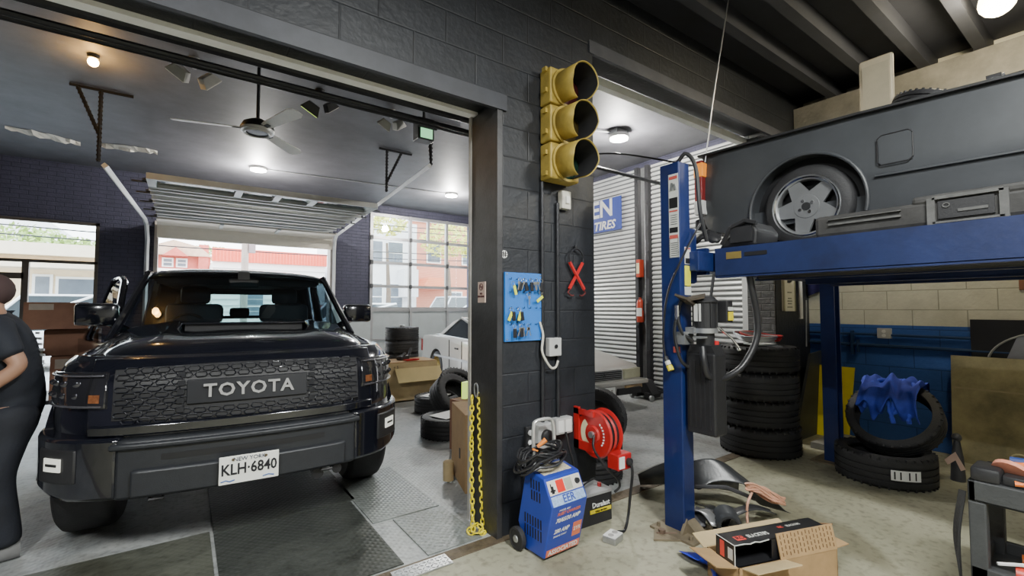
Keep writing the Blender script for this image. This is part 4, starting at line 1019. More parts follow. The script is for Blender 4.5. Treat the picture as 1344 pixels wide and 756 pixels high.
for dz in (-.035,.03): MB().lathe([(0,.0),(.018,0),(.018,.01),(0,.012)],16,Matrix.Translation((1.88,2.42,.60+dz))@Matrix.Rotation(PI/2,4,'X')).build('push_button',WHT,t,W=True)
# round sticker
t=thing('round_sticker','small round white sticker on the pillar above the key board','sticker',(1.665,YP,1.805))
MB().lathe([(0,0),(.026,0),(.026,.002),(0,.002)],18,Matrix.Translation((1.690,2.448,1.805))@Matrix.Rotation(PI/2,4,'X')).build('sticker_disc',WHT,t,W=True)
m=MB().box(1.667,1.713,2.443,2.446,1.797,1.801).box(1.667,1.713,2.443,2.446,1.810,1.814).box(1.680,1.684,2.443,2.446,1.785,1.825).box(1.695,1.699,2.443,2.446,1.785,1.825); m.build('sticker_grid',BLK,t,W=True)
# no smoking sign on jamb
t=thing('no_smoking_sign','small pink-beige no smoking sign on the steel door jamb','sign',(1.63,2.63,1.56))
MB().box(1.622,1.631,2.575,2.665,1.49,1.63).build('sign_plate',mat('sign_pink',(.60,.45,.38),.5),t,W=True)
SG=mat('sign_ink',(.10,.03,.03),.6)
m=MB().tube([(1.620,2.62+.022*math.cos(a),1.595+.022*math.sin(a)) for a in [2*PI*i/20 for i in range(21)]],.0025,5); m.tube([(1.620,2.635,1.612),(1.620,2.605,1.578)],.0025,5); m.box(1.619,1.622,2.60,2.64,1.592,1.598); m.build('no_smoking_symbol',SG,t,W=True)
text('sign_lettering','NO\nSMOKING',.019,SG,t,(1.620,2.62,1.54),rot=FACE_X,W=True)
# key board
t=thing('key_board','bright blue key board with rows of small hooks on the pillar','key board',(1.84,YP,1.46))
MB().box(1.686,1.992,2.432,2.449,1.235,1.688,bev=.002).build('board',mat('board_blue',(.03,.19,.62),.5,0,.05),t,W=True)
m=MB(); HX=[1.722,1.775,1.828,1.881,1.934,1.975]; HZ=[1.645,1.560,1.455,1.345]
for z in HZ:
    for x in HX: m.tube([(x,2.432,z),(x,2.412,z-.004),(x,2.410,z+.008)],.0022,5)
m.build('key_hooks',BLK,t,W=True); m=MB()
for x in (1.70,1.978):
    for z in (1.675,1.248): m.cyl((x,2.432,z),(x,2.428,z),.005,n=8)
m.build('screws',GALV,t,W=True)
TAG=mat('key_tag_yellow',(.72,.78,.05),.5,0,.05); KG=mat('key_steel',(.55,.52,.45),.3,.8,.1); FOB=mat('key_fob',(.015,.015,.018),.45)
def keyset(x,z,label,parts):
    t=thing('key_set',label,'keys',(x,2.41,z))
    m=MB(); m.tube([(x+.013*math.cos(a),2.409,z-.012+.013*math.sin(a)) for a in [2*PI*i/14 for i in range(15)]],.0014,4); m.build('key_ring',KG,t,W=True)
    for q in parts:
        if q[0]=='tag': MB().cb((x+q[1],2.403,z-.055),(.021,.004,.062),(0,q[2],0),.001).build('key_tag',TAG,t,W=True)
        if q[0]=='fob': MB().cb((x+q[1],2.404,z-.055),(.026,.012,.06),(0,q[2],0),.004).build('key_fob',FOB,t,W=True)
        if q[0]=='key':
            M=Matrix.Translation((x+q[1],2.402,z-.02))@Matrix.Rotation(q[2],4,'Y')
            m=MB(); m.box(-.0035,.0035,-.001,.001,-.06,-.02,M); m.lathe([(0,-.001),(.011,-.001),(.011,.001),(0,.001)],12,M@Matrix.Translation((0,0,-.012))@Matrix.Rotation(PI/2,4,'X')); m.build('key',KG,t,W=True)
keyset(1.735,1.625,'keys with a yellow tag at the upper left of the key board',[('tag',.012,-.25)])
keyset(1.790,1.650,'black fob keys second in the top row of the key board',[('fob',.0,.3),('key',-.01,.2)])
keyset(1.828,1.650,'brass keys third in the top row of the key board',[('fob',.01,-.2),('key',-.008,.35)])
keyset(1.885,1.650,'large black fob fourth in the top row of the key board',[('fob',0,-.1),('key',.018,-.3)])
keyset(1.925,1.652,'silver keys fifth in the top row of the key board',[('key',0,0),('key',.01,-.3)])
keyset(1.968,1.650,'dark fob at the upper right end of the key board',[('fob',0,.05)])
keyset(1.862,1.555,'single small key alone in the second row of the key board',[('key',0,0)])
keyset(1.965,1.570,'yellow tag tilted sideways at the right of the second row',[('tag',-.012,.95)])
keyset(1.722,1.455,'yellow tag and black fob at the left of the third row',[('tag',-.014,.45),('fob',.014,-.1)])
keyset(1.785,1.455,'yellow tag and black fob second in the third row',[('tag',-.002,.3),('fob',.018,-.15)])
keyset(1.745,1.345,'plain steel key at the left of the bottom row',[('key',0,0),('fob',.0,0)])
keyset(1.800,1.348,'large bunch of keys in the middle of the bottom row',[('key',0,.1),('key',.01,-.2),('key',-.01,.35),('fob',0,0)])
keyset(1.855,1.348,'red and steel keys third in the bottom row',[('key',.0,-.3),('key',0,.3)])
# cable from board to outlet
tag(MB().tube(cat([(1.965,2.42,1.36),(1.985,2.41,1.27),(1.975,2.41,1.17),(2.00,2.40,1.10),(2.05,2.40,1.045),(2.09,2.40,1.05),(2.11,2.40,1.09)],8),.008,7).build('white_cable',mat('white_cord',(.62,.60,.52),.5),smooth=True),'short white cord looping from the key board to the grey outlet','cord')
# red scissor clamp
t=thing('scissor_clamp','red crossed scissor lifting tool hanging on the pillar right of the key board','tool',(2.31,YP,1.75))
for s_ in (-1,1):
    m=MB(); m.tube([(2.31-s_*.065,2.425,1.785),(2.31+s_*.065,2.420-.01*s_,1.59)],.013,6); m.build('red_arm',RED,t,W=True)
    m=MB(); m.tube(cat([(2.31+s_*.065,2.42,1.59),(2.31+s_*.085,2.42,1.565),(2.31+s_*.055,2.42,1.545),(2.31+s_*.03,2.42,1.545)],5),.006,6); m.build('hooked_jaw',mat('dull_red_steel',(.20,.05,.05),.4,.5),t,W=True)
MB().tube(cat([(2.245,2.42,1.785),(2.24,2.42,1.83),(2.27,2.42,1.87),(2.31,2.42,1.885),(2.35,2.42,1.87),(2.38,2.42,1.83),(2.375,2.42,1.785)],6),.006,6).cyl((2.31,2.43,1.89),(2.31,2.43,1.91),.012,n=8).build('wire_handle',STEELB,t,W=True)
# ============================================================ hose reel
t=thing('hose_reel','red metal cable reel mounted low on the pillar beside the charger','reel',(2.40,2.30,.56))
m=MB(); m.box(2.30,2.32,2.40,2.45,.46,.75).box(2.30,2.315,2.26,2.45,.46,.52).box(2.30,2.315,2.26,2.45,.70,.74); m.build('wall_bracket',RED,t,W=True)
def rx(prof,x,m,nm): 
    MB().lathe(prof,44,Matrix.Translation((x,2.27,.585))@Matrix.Rotation(PI/2,4,'Y')).build(nm,m,t,W=True,smooth=True)
rx([(0,0),(.155,0),(.165,.012),(.155,.016),(.10,.006),(0,.006)],2.315,RED,'side_disc')
rx([(0,0),(.10,.0),(.155,0),(.165,-.010),(.155,-.016),(0,-.006)],2.44,RED,'side_disc')
rx([(.145,.0),(.155,.012),(.145,.024)],2.37,RED,'guide_ring')
rx([(0,0),(.135,0),(.14,.04),(.13,.05),(.14,.07),(.135,.10),(0,.10)],2.328,HOSE,'wound_cable')
rx([(0,-.012),(.05,-.012),(.06,0),(.06,.01)],2.315,RED,'hub'); rx([(0,-.03),(.022,-.03),(.022,0)],2.315,GALV,'axle')
m=MB(); 
for i in range(13):
    a=math.radians(130+100*i/12); b=math.radians(130+100*(i+1)/12)
    m.bm.faces.new([m.bm.verts.new((2.312,2.27-q*math.cos(c),.585+q*math.sin(c))) for q,c in ((.075,a),(.12,a),(.12,b),(.075,b))])
m.build('warning_label',mat('cream_label',(.75,.70,.45),.5),t,W=True)
for i,ch in enumerate('DURACORD'):
    pass
m=MB()
for i in range(8): a=math.radians(-35+i*12); m.cb((2.311,2.27-.10*math.cos(a),.585+.10*math.sin(a)),(.003,.012,.010),(a,0,0))
m.build('white_print',WHT,t,W=True)
MB().box(2.33,2.46,2.06,2.16,.385,.49,bev=.008).build('outlet_head',RED,t,W=True)
MB().box(2.335,2.385,2.054,2.06,.40,.475).build('outlet_label',WHT,t,W=True); MB().lathe([(0,0),(.025,0),(.025,.02),(0,.03)],16,Matrix.Translation((2.425,2.06,.435))@Matrix.Rotation(PI/2,4,'X')).build('cable_gland',BLKP,t,W=True)
tag(MB().tube(cat([(2.43,2.04,.43),(2.43,2.03,.36),(2.43,2.05,.22),(2.42,2.06,.09),(2.36,2.04,.015),(2.28,2.03,.03)],8),.009,8).build('power_cord',HOSE,smooth=True),'black cord dropping from the red reel to the small outlet box on the floor','cord')
tag(MB().tube(cat([(2.30,2.25,.585),(2.27,2.22,.5),(2.33,2.16,.38),(2.41,2.14,.30),(2.44,2.15,.24),(2.40,2.16,.21)],8),.008,8).build('power_cord',HOSE,smooth=True),'black cord hanging from the reel hub down behind the battery','cord')
tag(MB().tube(cat([(2.16,2.38,.60),(2.17,2.36,.5),(2.20,2.35,.38),(2.18,2.36,.28)],8),.008,8).build('power_cord',HOSE,smooth=True),'black cord hanging from the double outlet box','cord')
# little outlet box on the floor
t=thing('floor_outlet','small silver outlet box on a cord lying on the concrete','outlet',(2.215,2.01,0),.25)
MB().box(-.055,.055,-.045,.045,0,.04,bev=.006).build('metal_box',GALV,t)
m=MB().box(-.052,.052,-.042,.042,.04,.044); m.build('face_plate',WHT,t)
m=MB(); 
for x in (-.025,.025): m.lathe([(0,.044),(.018,.044),(.018,.047),(0,.047)],14,Matrix.Translation((x,0,0)))
m.build('socket',mat('socket_grey',(.35,.34,.33),.5),t)
# ============================================================ battery charger
CH=mat('charger_blue',(.025,.06,.42),.35,.1,.06,8,coat=.3)
t=thing('battery_charger','blue wheeled battery charger with red and white meter panel beside the pillar','battery charger',(1.71,2.075,0),.03)
side=[(0,.015),(-.072,.325),(0,.465),(.16,.492),(.24,.15),(.17,.012)]
MB().prism(side,0,.285,'x').build('cabinet',CH,t,bev=.006)
# text basis on the slanted front: local face between (0,.015) and (-.072,.325)
def facebasis(p,q,x,f,off=.0025):
    """origin on the line p->q (y,z) at fraction f, lateral x"""
    y=p[0]+(q[0]-p[0])*f; z=p[1]+(q[1]-p[1])*f; d=Vector((0,q[0]-p[0],q[1]-p[1])).normalized(); nr=Vector((1,0,0)).cross(d)
    M=Matrix.Identity(4); 
    for i in range(3): M[i][0]=(1,0,0)[i]; M[i][1]=d[i]; M[i][2]=nr[i]
    M.translation=Vector((x,y,z))+nr*off; return M
F1=lambda x,f,o=.0025:facebasis(side[0],side[1],x,f,o); F2=lambda x,f,o=.0025:facebasis(side[1],side[2],x,f,o); F3=lambda x,f,o=.0025:facebasis(side[2],side[3],x,f,o)
OR=mat('orange_red_print',(.75,.20,.10),.5); 
text('model_lettering','MODEL 6001',.016,WHT,t,(0,0,0),rot=F1(.06,.90),ext=.0004,align='LEFT',shear=.2)
text('model_lettering','FLEET CHARGER',.025,OR,t,(0,0,0),rot=F1(.05,.83),ext=.0004,align='LEFT',shear=.3,bold=.0006)
text('rating_lettering','70/65/30 AMP',.035,WHT,t,(0,0,0),rot=F1(.045,.70),ext=.0004,align='LEFT',shear=.3,bold=.0012,sx=.95)
text('rating_lettering','280 AMP',.035,WHT,t,(0,0,0),rot=F1(.045,.49),ext=.0004,align='LEFT',shear=.3,bold=.0012,sx=.9)
text('rating_lettering','ENGINE START',.015,WHT,t,(0,0,0),rot=F1(.045,.39),ext=.0004,align='LEFT',shear=.3)
MB().box(.01,.275,-.022,.022,0,.0006,F1(0,.085,.001)).build('brand_panel',OR,t)
text('brand_lettering','ASSOCIATED',.040,WHT,t,(0,0,0),rot=F1(.1425,.085,.003),ext=.0004,bold=.0012,sx=1.0)
MB().box(-.035,.035,-.045,.045,0,.001,F1(.235,.40,.0005)).build('badge',OR,t); text('badge_lettering','2YR',.034,WHT,t,(0,0,0),rot=F1(.235,.41,.003),ext=.0004,bold=.0006)
MB().box(.012,.273,-.078,-.025,0,.001,F2(0,.5,.0005)).build('instruction_panel',mat('pale_blue_panel',(.35,.50,.80),.5,0,.3,60),t)
MB().box(.012,.273,-.018,.062,0,.001,F2(0,.5,.0005)).build('meter_panel',mat('meter_white',(.70,.66,.60),.5),t)
MB().box(.075,.135,-.012,.056,0,.002,F2(0,.5,.001)).build('red_window',mat('bright_red',(.80,.03,.02),.35,0,.03),t)
MB().box(.142,.195,-.010,.054,0,.004,F2(0,.5,.001)).build('ammeter',mat('meter_face',(.42,.43,.36),.25),t)
m=MB(); m.lathe([(0,0),(.018,0),(.014,.014),(0,.014)],16,F2(.240,.5,.002)@Matrix.Translation((0,.022,0))); m.cb((.243,0,0),(0.001,.001,.001)); m.build('selector_knob',BLKP,t)
m=MB(); m.box(.03,.05,-.01,.03,0,.0015,F2(0,.5,.001)); m.box(.022,.06,.0,.01,0,.0015,F2(0,.5,.001)); m.box(.03,.038,.03,.045,0,.0015,F2(0,.5,.001)); m.build('warning_symbol',BLK,t)
text('instruction_lettering','EER',.06,CH,t,(0,0,0),rot=F2(.143,.17,.002),ext=.0004,bold=.001)
MB().box(.03,.255,-.05,.055,0,.001,F3(0,.5,.0005)).build('top_label',mat('top_label_pattern',(.62,.56,.42),.6,0,.5,90),t)
m=MB()
for (z0,z1,n,y0) in ((.32,.375,4,.03),(.385,.44,4,.035),(.10,.16,7,.02),(.17,.225,7,.02)):
    for i in range(n): m.box(-.0015,.001,y0+i*.024,y0+i*.024+.010,z0,z1)
m.build('side_vents',BLK,t)
for x in (-.035,.30):
    e=MB(); e.lathe([(0,-.012),(.05,-.014),(.052,-.017),(.065,-.015),(.068,0),(.065,.015),(.052,.017),(.05,.014),(0,.012)],28,Matrix.Translation((x,.20,.068))@Matrix.Rotation(PI/2,4,'Y')); wq=e.build('wheel',RUB,t,smooth=True)
    MB().lathe([(0,-.020),(.018,-.020),(.022,-.014),(0,-.014)],16,Matrix.Translation((x,.20,.068))@Matrix.Rotation(PI/2,4,'Y')).build('hub_cap',GALV,wq)
MB().cyl((-.03,.20,.068),(.30,.20,.068),.006,n=8).build('axle',GALV,t)
MB().tube(cat([(.10,.20,.40),(.10,.21,.60),(.105,.215,.70),(.13,.22,.735),(.24,.22,.735),(.27,.215,.70),(.275,.21,.60),(.275,.20,.40)],6),.012,8).build('push_handle',mat('handle_steel',(.62,.62,.60),.3,.5,.1),t,smooth=True)
# cable coil on top
m=MB(); rr=random.Random(2)
for k in range(9):
    cx,cy,cz=1.80+rr.uniform(-.02,.02),2.20+rr.uniform(-.02,.02),.52+k*.009; ra=.15+rr.uniform(-.02,.03)
    m.tube([(cx+ra*1.0*math.cos(a),cy+ra*.62*math.sin(a),cz+.022*math.sin(a*2+k)-(.10 if math.cos(a)<-.6 else 0)*(-math.cos(a)-.6)*1.6) for a in [2*PI*i/26 for i in range(27)]],.007,6)
tag(m.build('charger_cable',HOSE,smooth=True),'coil of thick black cable resting on the blue charger','cable')
m=MB(); m.tube([(1.79,2.23,.60),(1.84,2.21,.64)],[.011,.016],8); m.tube([(1.80,2.24,.57),(1.765,2.25,.585)],.006,6); tag(m.build('orange_plug',mat('orange_plastic',(.80,.25,.04),.5)),'orange plug hooked on the black cable coil','plug')
# battery
t=thing('car_battery','black car battery with a yellow striped label behind the charger','battery',(2.24,2.28,0),-.06)
MB().box(-.10,.20,-.05,.13,0,.19,bev=.004).build('battery_case',BLKP,t)
MB().box(-.104,.204,-.054,.134,.19,.212,bev=.004).build('battery_lid',mat('battery_grey',(.33,.33,.33),.5),t)
MB().box(.0,.19,-.054,-.051,.075,.10).build('yellow_label',YEL,t)
text('battery_lettering','Duralast',.046,WHT,t,(.095,-.055,.128),bold=.0008)
text('battery_lettering','GOLD  BATTERY',.014,BLK,t,(.095,-.057,.087))
MB().cyl((.15,.02,.212),(.15,.02,.235),.014,n=10).build('red_terminal',RED,t); MB().cyl((-.05,.02,.212),(-.05,.02,.235),.012,n=10).build('terminal',GALV,t)
MB().tube(cat([(-.06,.0,.22),(0,-.0,.26),(.1,.03,.265),(.16,.07,.24)],6),.006,6).build('carry_strap',HOSE,t)
# ============================================================ vehicle lift
t=thing('vehicle_lift','tall blue four-post vehicle lift carrying the grey pickup','car lift',(2.70,1.86,0))
m=MB(); m.box(2.64,2.76,1.79,1.94,0,2.43,bev=.008); m.build('post',BLUE,t,W=True)
m=MB(); m.box(4.985,5.0,1.74,1.86,0,2.43).box(5.10,5.115,1.74,1.86,0,2.43).box(5.0,5.10,1.83,1.86,0,2.43); m.build('post',BLUE,t,W=True)
for x in (2.70,5.06): MB().box(x-.06,x+.06,-2.75,-2.6,0,2.43,bev=.008).build('post',BLUE,t,W=True)
m=MB()
for k in range(24): m.box(5.02,5.08,1.81,1.828,.15+k*.095,.20+k*.095)
m.build('latch_ladder',BLK,t,W=True)
PLB=mat('base_plate_tan',(.20,.165,.11),.6,.3,.25,10)
for x,y in ((2.70,1.84),(5.05,1.80),(2.70,-2.67),(5.06,-2.67)):
    m=MB(); m.box(x-.15,x+.17,y-.17,y+.15,0,.014); 
    if y>0 and x<3: m.prism([(2.60,.012),(2.66,.012),(2.66,.10)],1.78,1.80,'y'); m.prism([(1.69,.012),(1.80,.012),(1.80,.09)],2.66,2.75,'x')
    for dx in (-.11,.12):
        for dy in (-.13,.11): m.cyl((x+dx,y+dy,.014),(x+dx,y+dy,.04),.011,n=6)
    m.build('base_plate',PLB,t,W=True)
for y in (1.72,-2.7):
    m=MB(); m.box(2.74,5.03,y,y+.16,1.70,1.83,bev=.006); m.build('cross_beam',BLUE,t,W=True)
m=MB(); m.box(2.86,2.90,1.74,1.94,1.68,1.86); m.box(2.76,2.86,1.80,1.92,1.62,2.0,bev=.02); m.build('carriage',BLUE,t,W=True)
LB2=mat('lift_blue_dusty',(.013,.023,.085),.45,.1,.35,3,.1,30,coat=.15)
for xa,xb in ((2.90,3.50),(4.28,4.86)):
    m=MB(); m.box(xa,xb,-3.0,1.70,1.83,1.852).box(xa,xa+.05,-3.0,1.70,1.665,1.83).box(xb-.05,xb,-3.0,1.70,1.665,1.83).box(xa,xa+.07,-3.0,1.70,1.655,1.67).box(xb-.07,xb,-3,1.70,1.655,1.67)
    for k in range(6): m.box(xa+.05,xb-.05,-2.6+k*.8,-2.55+k*.8,1.72,1.83)
    m.build('runway',LB2,t,W=True)
m=MB(); m.cyl((3.0,1.62,1.69),(3.0,-2.8,1.69),.02,n=8); m.cyl((3.30,1.6,1.70),(3.30,-.5,1.70),.045,n=10); m.build('lift_cylinder',BLKP,t,W=True)
# stickers on the post
ST=mat('sticker_white',(.62,.63,.60),.5,0,.05); STG=mat('sticker_print',(.12,.13,.13),.6,0,.5,70); STR=mat('sticker_red',(.55,.10,.08),.5)
def stick(nm,mm,*b): return MB().box(*b).build(nm,mm,t,W=True)
s1=stick('warning_sticker',ST,2.637,2.640,1.795,1.868,1.79,2.35)
for z0,z1,c in ((2.315,2.335,STR),(2.12,2.19,BLK),(2.095,2.105,STR),(1.955,1.99,BLK),(1.915,1.94,STR)): MB().box(2.635,2.637,1.80,1.863,z0,z1).build('sticker_print',c,s1,W=True)
m=MB()
for k in range(7): m.box(2.635,2.637,1.805,1.855,1.80+k*.014,1.805+k*.014); 
for k in range(5): m.box(2.635,2.637,1.805,1.855,2.01+k*.015,2.014+k*.015)
m.tube([(2.635,1.815,2.24),(2.635,1.825,2.28)],.008,5); m.tube([(2.635,1.845,2.24),(2.635,1.84,2.29)],.008,5)
for k in range(18):
    m.cb((2.6355,1.799,1.795+k*.0075),(.001,.008,.004),(.7,0,0)); m.cb((2.6355,1.864,1.795+k*.0075),(.001,.008,.004),(.7,0,0))
m.build('sticker_print',STG,s1,W=True)
s2=stick('caution_sticker',ST,2.69,2.755,1.787,1.790,1.745,1.86); MB().box(2.695,2.75,1.785,1.787,1.845,1.855).build('sticker_print',STR,s2,W=True); MB().box(2.695,2.75,1.785,1.787,1.75,1.785).build('sticker_print',BLK,s2,W=True)
s3=stick('yellow_sticker',mat('sticker_yellow',(.70,.68,.05),.5,0,.05),2.688,2.752,1.787,1.790,1.60,1.735)
stick('white_sticker',ST,2.685,2.755,1.787,1.790,1.54,1.595); stick('red_sticker',STR,2.637,2.640,1.80,1.85,1.16,1.20)
stick('rating_plate',mat('brass_plate',(.35,.26,.08),.4,.5),2.897,2.900,1.52,1.62,1.775,1.82); stick('rating_plate',BLK,2.897,2.900,1.36,1.50,1.785,1.81)
# power unit
t=thing('power_unit','black hydraulic power unit with motor and oil tank bolted to the blue lift post','hydraulic pump',(2.72,1.79,1.2))
TK=mat('tank_black',(.020,.020,.022),.42,0,.15,10,.08,80)
m=MB(); m.box(2.655,2.785,1.57,1.77,.66,1.17,bev=.012)
m.prism([(1.57,1.16),(1.77,1.16),(1.74,1.22),(1.60,1.22)],2.665,2.775,'x')
for k in range(5): m.box(2.649,2.658,1.60+k*.034,1.612+k*.034,.70,1.12)
m.build('oil_tank',TK,t,W=True)
m=MB(); m.cyl((2.72,1.67,1.22),(2.72,1.67,1.30),.055); m.cyl((2.72,1.67,1.32),(2.72,1.67,1.50),.068,n=24)
for k in range(12): a=2*PI*k/12; m.cb((2.72+.07*math.cos(a),1.67+.07*math.sin(a),1.41),(.012,.006,.15),(0,0,a))
m.lathe([(.0,1.53),(.055,1.525),(.078,1.50),(.078,1.49)],24,Matrix.Translation((2.72,1.67,0))); m.build('motor',BLKP,t,W=True,smooth=True)
MB().cyl((2.72,1.67,1.295),(2.72,1.67,1.325),.075,n=24).box(2.64,2.72,1.70,1.76,1.29,1.33).build('collar',GALV,t,W=True,smooth=True)
cb=MB().box(2.79,2.86,1.56,1.66,1.36,1.50,bev=.008).build('capacitor_box',TK,t,W=True); MB().box(2.80,2.85,1.553,1.56,1.375,1.43).build('warning_label',YEL,cb,W=True); MB().box(2.80,2.85,1.553,1.56,1.437,1.46).build('warning_label',ST,cb,W=True)
MB().box(2.645,2.652,1.655,1.70,1.37,1.48).build('name_plate',ST,t,W=True)
MB().cyl((2.76,1.62,1.21),(2.76,1.62,1.245),.016,n=12).build('filler_cap',RED,t,W=True)
MB().tube([(2.78,1.61,1.325),(2.82,1.55,1.26),(2.85,1.52,1.20)],[.009,.007,.009],7).sphere((2.85,1.52,1.195),.014,10).build('release_lever',CHROME,t,W=True,smooth=True)
MB().box(2.58,2.66,1.62,1.67,1.265,1.275).box(2.60,2.70,1.74,1.80,1.22,1.30).build('bracket',GALV,t,W=True)
m=MB(); m.tube(cat([(2.66,1.72,1.24),(2.60,1.76,1.30),(2.60,1.79,1.42),(2.63,1.78,1.50)],6),.012,7); m.tube(cat([(2.61,1.78,1.46),(2.58,1.80,1.30),(2.60,1.77,1.12),(2.68,1.74,1.06)],6),.011,7); m.build('hydraulic_line',HOSE,t,W=True,smooth=True)
m=MB().cyl((2.595,1.79,1.38),(2.595,1.79,1.47),.014,n=8); m.build('hose_fitting',CHROME,t,W=True)
m=MB(); m.cb((2.63,1.74,1.50),(.14,.10,.015),(.3,.4,0)); m.cb((2.66,1.70,1.52),(.12,.12,.012),(-.2,-.2,.5)); o=m.build('rag',mat('oily_rag',(.07,.055,.04),.9,0,.3)); tag(o,'oily dark brown rag lying over the lift pump motor','rag')
tag(MB().tube(cat([(2.93,1.51,1.83),(2.935,1.505,1.80),(2.96,1.496,1.622),(2.996,1.48,1.425),(2.992,1.482,1.255),(2.895,1.524,1.087),(2.768,1.579,1.015),(2.65,1.61,1.03),(2.62,1.62,1.12),(2.64,1.64,1.21)],9),.021,12).build('hydraulic_hose',HOSE,smooth=True),'thick black hydraulic hose looping from the runway down to the pump','hose')
tag(MB().tube(cat([(2.80,1.74,2.02),(2.63,1.76,1.79),(2.60,1.86,1.55),(2.60,1.90,1.27),(2.60,1.885,1.12)],8),.007,7).build('power_cord',HOSE,smooth=True),'thin black cord running down the side of the blue lift post','cord')
t=thing('twist_plug','black and yellow twist-lock plug dangling beside the blue lift post','plug',(2.60,1.87,1.08))
MB().tube([(2.60,1.885,1.13),(2.60,1.855,1.07)],.016,10).build('plug_body',BLKP,t,W=True); MB().tube([(2.60,1.858,1.076),(2.60,1.842,1.045)],.020,10).build('yellow_collar',YEL,t,W=True); MB().tube([(2.60,1.872,1.104),(2.60,1.86,1.08)],.018,10).build('pale_sleeve',ST,t,W=True)
tag(MB().tube(cat([(2.72,1.86,2.44),(2.74,1.80,2.50),(2.79,1.76,2.40),(2.80,1.74,2.1),(2.84,1.72,1.9)],7),.014,8).build('lift_cable',HOSE,smooth=True),'black cable looping over the top of the blue lift post','cable')
tag(MB().tube([(2.85,1.68,1.68),(2.84,1.70,1.52)],.010,8).build('steel_cable',BLKP),'short black rod hanging under the cross beam by the pump','rod')
# wheel chock / plastic on runway end
t=thing('wheel_chock','black wedge-shaped wheel chock on the rear end of the lift runway','wheel chock',(3.0,1.55,1.852))
m=MB(); m.prism([(1.44,1.853),(1.69,1.853),(1.66,1.90),(1.60,1.935),(1.575,2.0),(1.47,2.01),(1.43,1.95)],2.93,3.22,'x'); m.build('wedge',TK,t,W=True,bev=.015)
m=MB(); m.box(2.915,2.93,1.46,1.60,1.88,1.98); m.tube([(2.92,1.66,1.88),(2.92,1.60,1.98),(2.92,1.50,2.015),(2.92,1.43,1.99)],.016,6); m.build('side_rib',BLKP,t,W=True)
m=MB(); rr=random.Random(4)
m.grid([[(2.90+.05*v,1.90-.22*u,1.87+.05*math.sin(u*3)+.05*v+.012*math.sin(u*14+v*5)) for v in (0,.4,.8,1.2)] for u in [i/12 for i in range(13)]])
tag(m.build('plastic_trim',BLKP,smooth=True,sol=.02),'crumpled black plastic trim lying on the very end of the runway','plastic trim')
# dusty bumper lying on runway
DB=mat('dusty_black',(.035,.034,.033),.65,0,.45,6,.15,60)
t=thing('spare_bumper','long dusty black plastic bumper lying along the lift runway in front of the pickup wheel','bumper',(3.0,.3,1.852))
m=MB(); m.box(2.945,3.10,-1.4,1.115,1.853,1.975,bev=.02); m.box(2.945,3.10,-1.2,.68,1.96,2.005,bev=.015); m.build('bumper_shell',DB,t,W=True)
m=MB(); m.box(2.932,2.95,.72,1.04,1.915,1.925).box(2.932,2.95,.72,1.04,1.945,1.95); m.box(2.930,2.95,.345,.375,1.855,1.985).box(2.930,2.95,.59,.62,1.855,1.985).box(2.930,2.95,.36,.60,1.975,1.99).box(2.930,2.95,.36,.60,1.858,1.868)
m.box(2.930,2.95,-.1,.27,1.965,1.985).box(2.930,2.95,.25,.28,1.90,1.985); m.build('raised_moulding',mat('dusty_edge',(.09,.09,.088),.6,0,.3,20),t,W=True)
fl=MB().box(2.935,2.95,.39,.58,1.88,1.965).build('fog_lamp_blank',BLKP,t,W=True)
m=MB().box(2.930,2.936,.41,.51,1.905,1.918); m.tube([(2.932,.550+.012*math.cos(a),1.942+.010*math.sin(a)) for a in [2*PI*i/12 for i in range(13)]],.003,5); m.build('moulded_mark',mat('dusty_edge',(1,1,1)),fl,W=True)
# ============================================================ grey pickup on the lift
GP=mat('grey_primer',(.050,.054,.060),.42,.0,.22,2.0,.05,30,coat=.15)
L=thing('lifted_pickup','dark grey small pickup truck raised high on the blue lift','truck',(4.12,1.3,1.852))
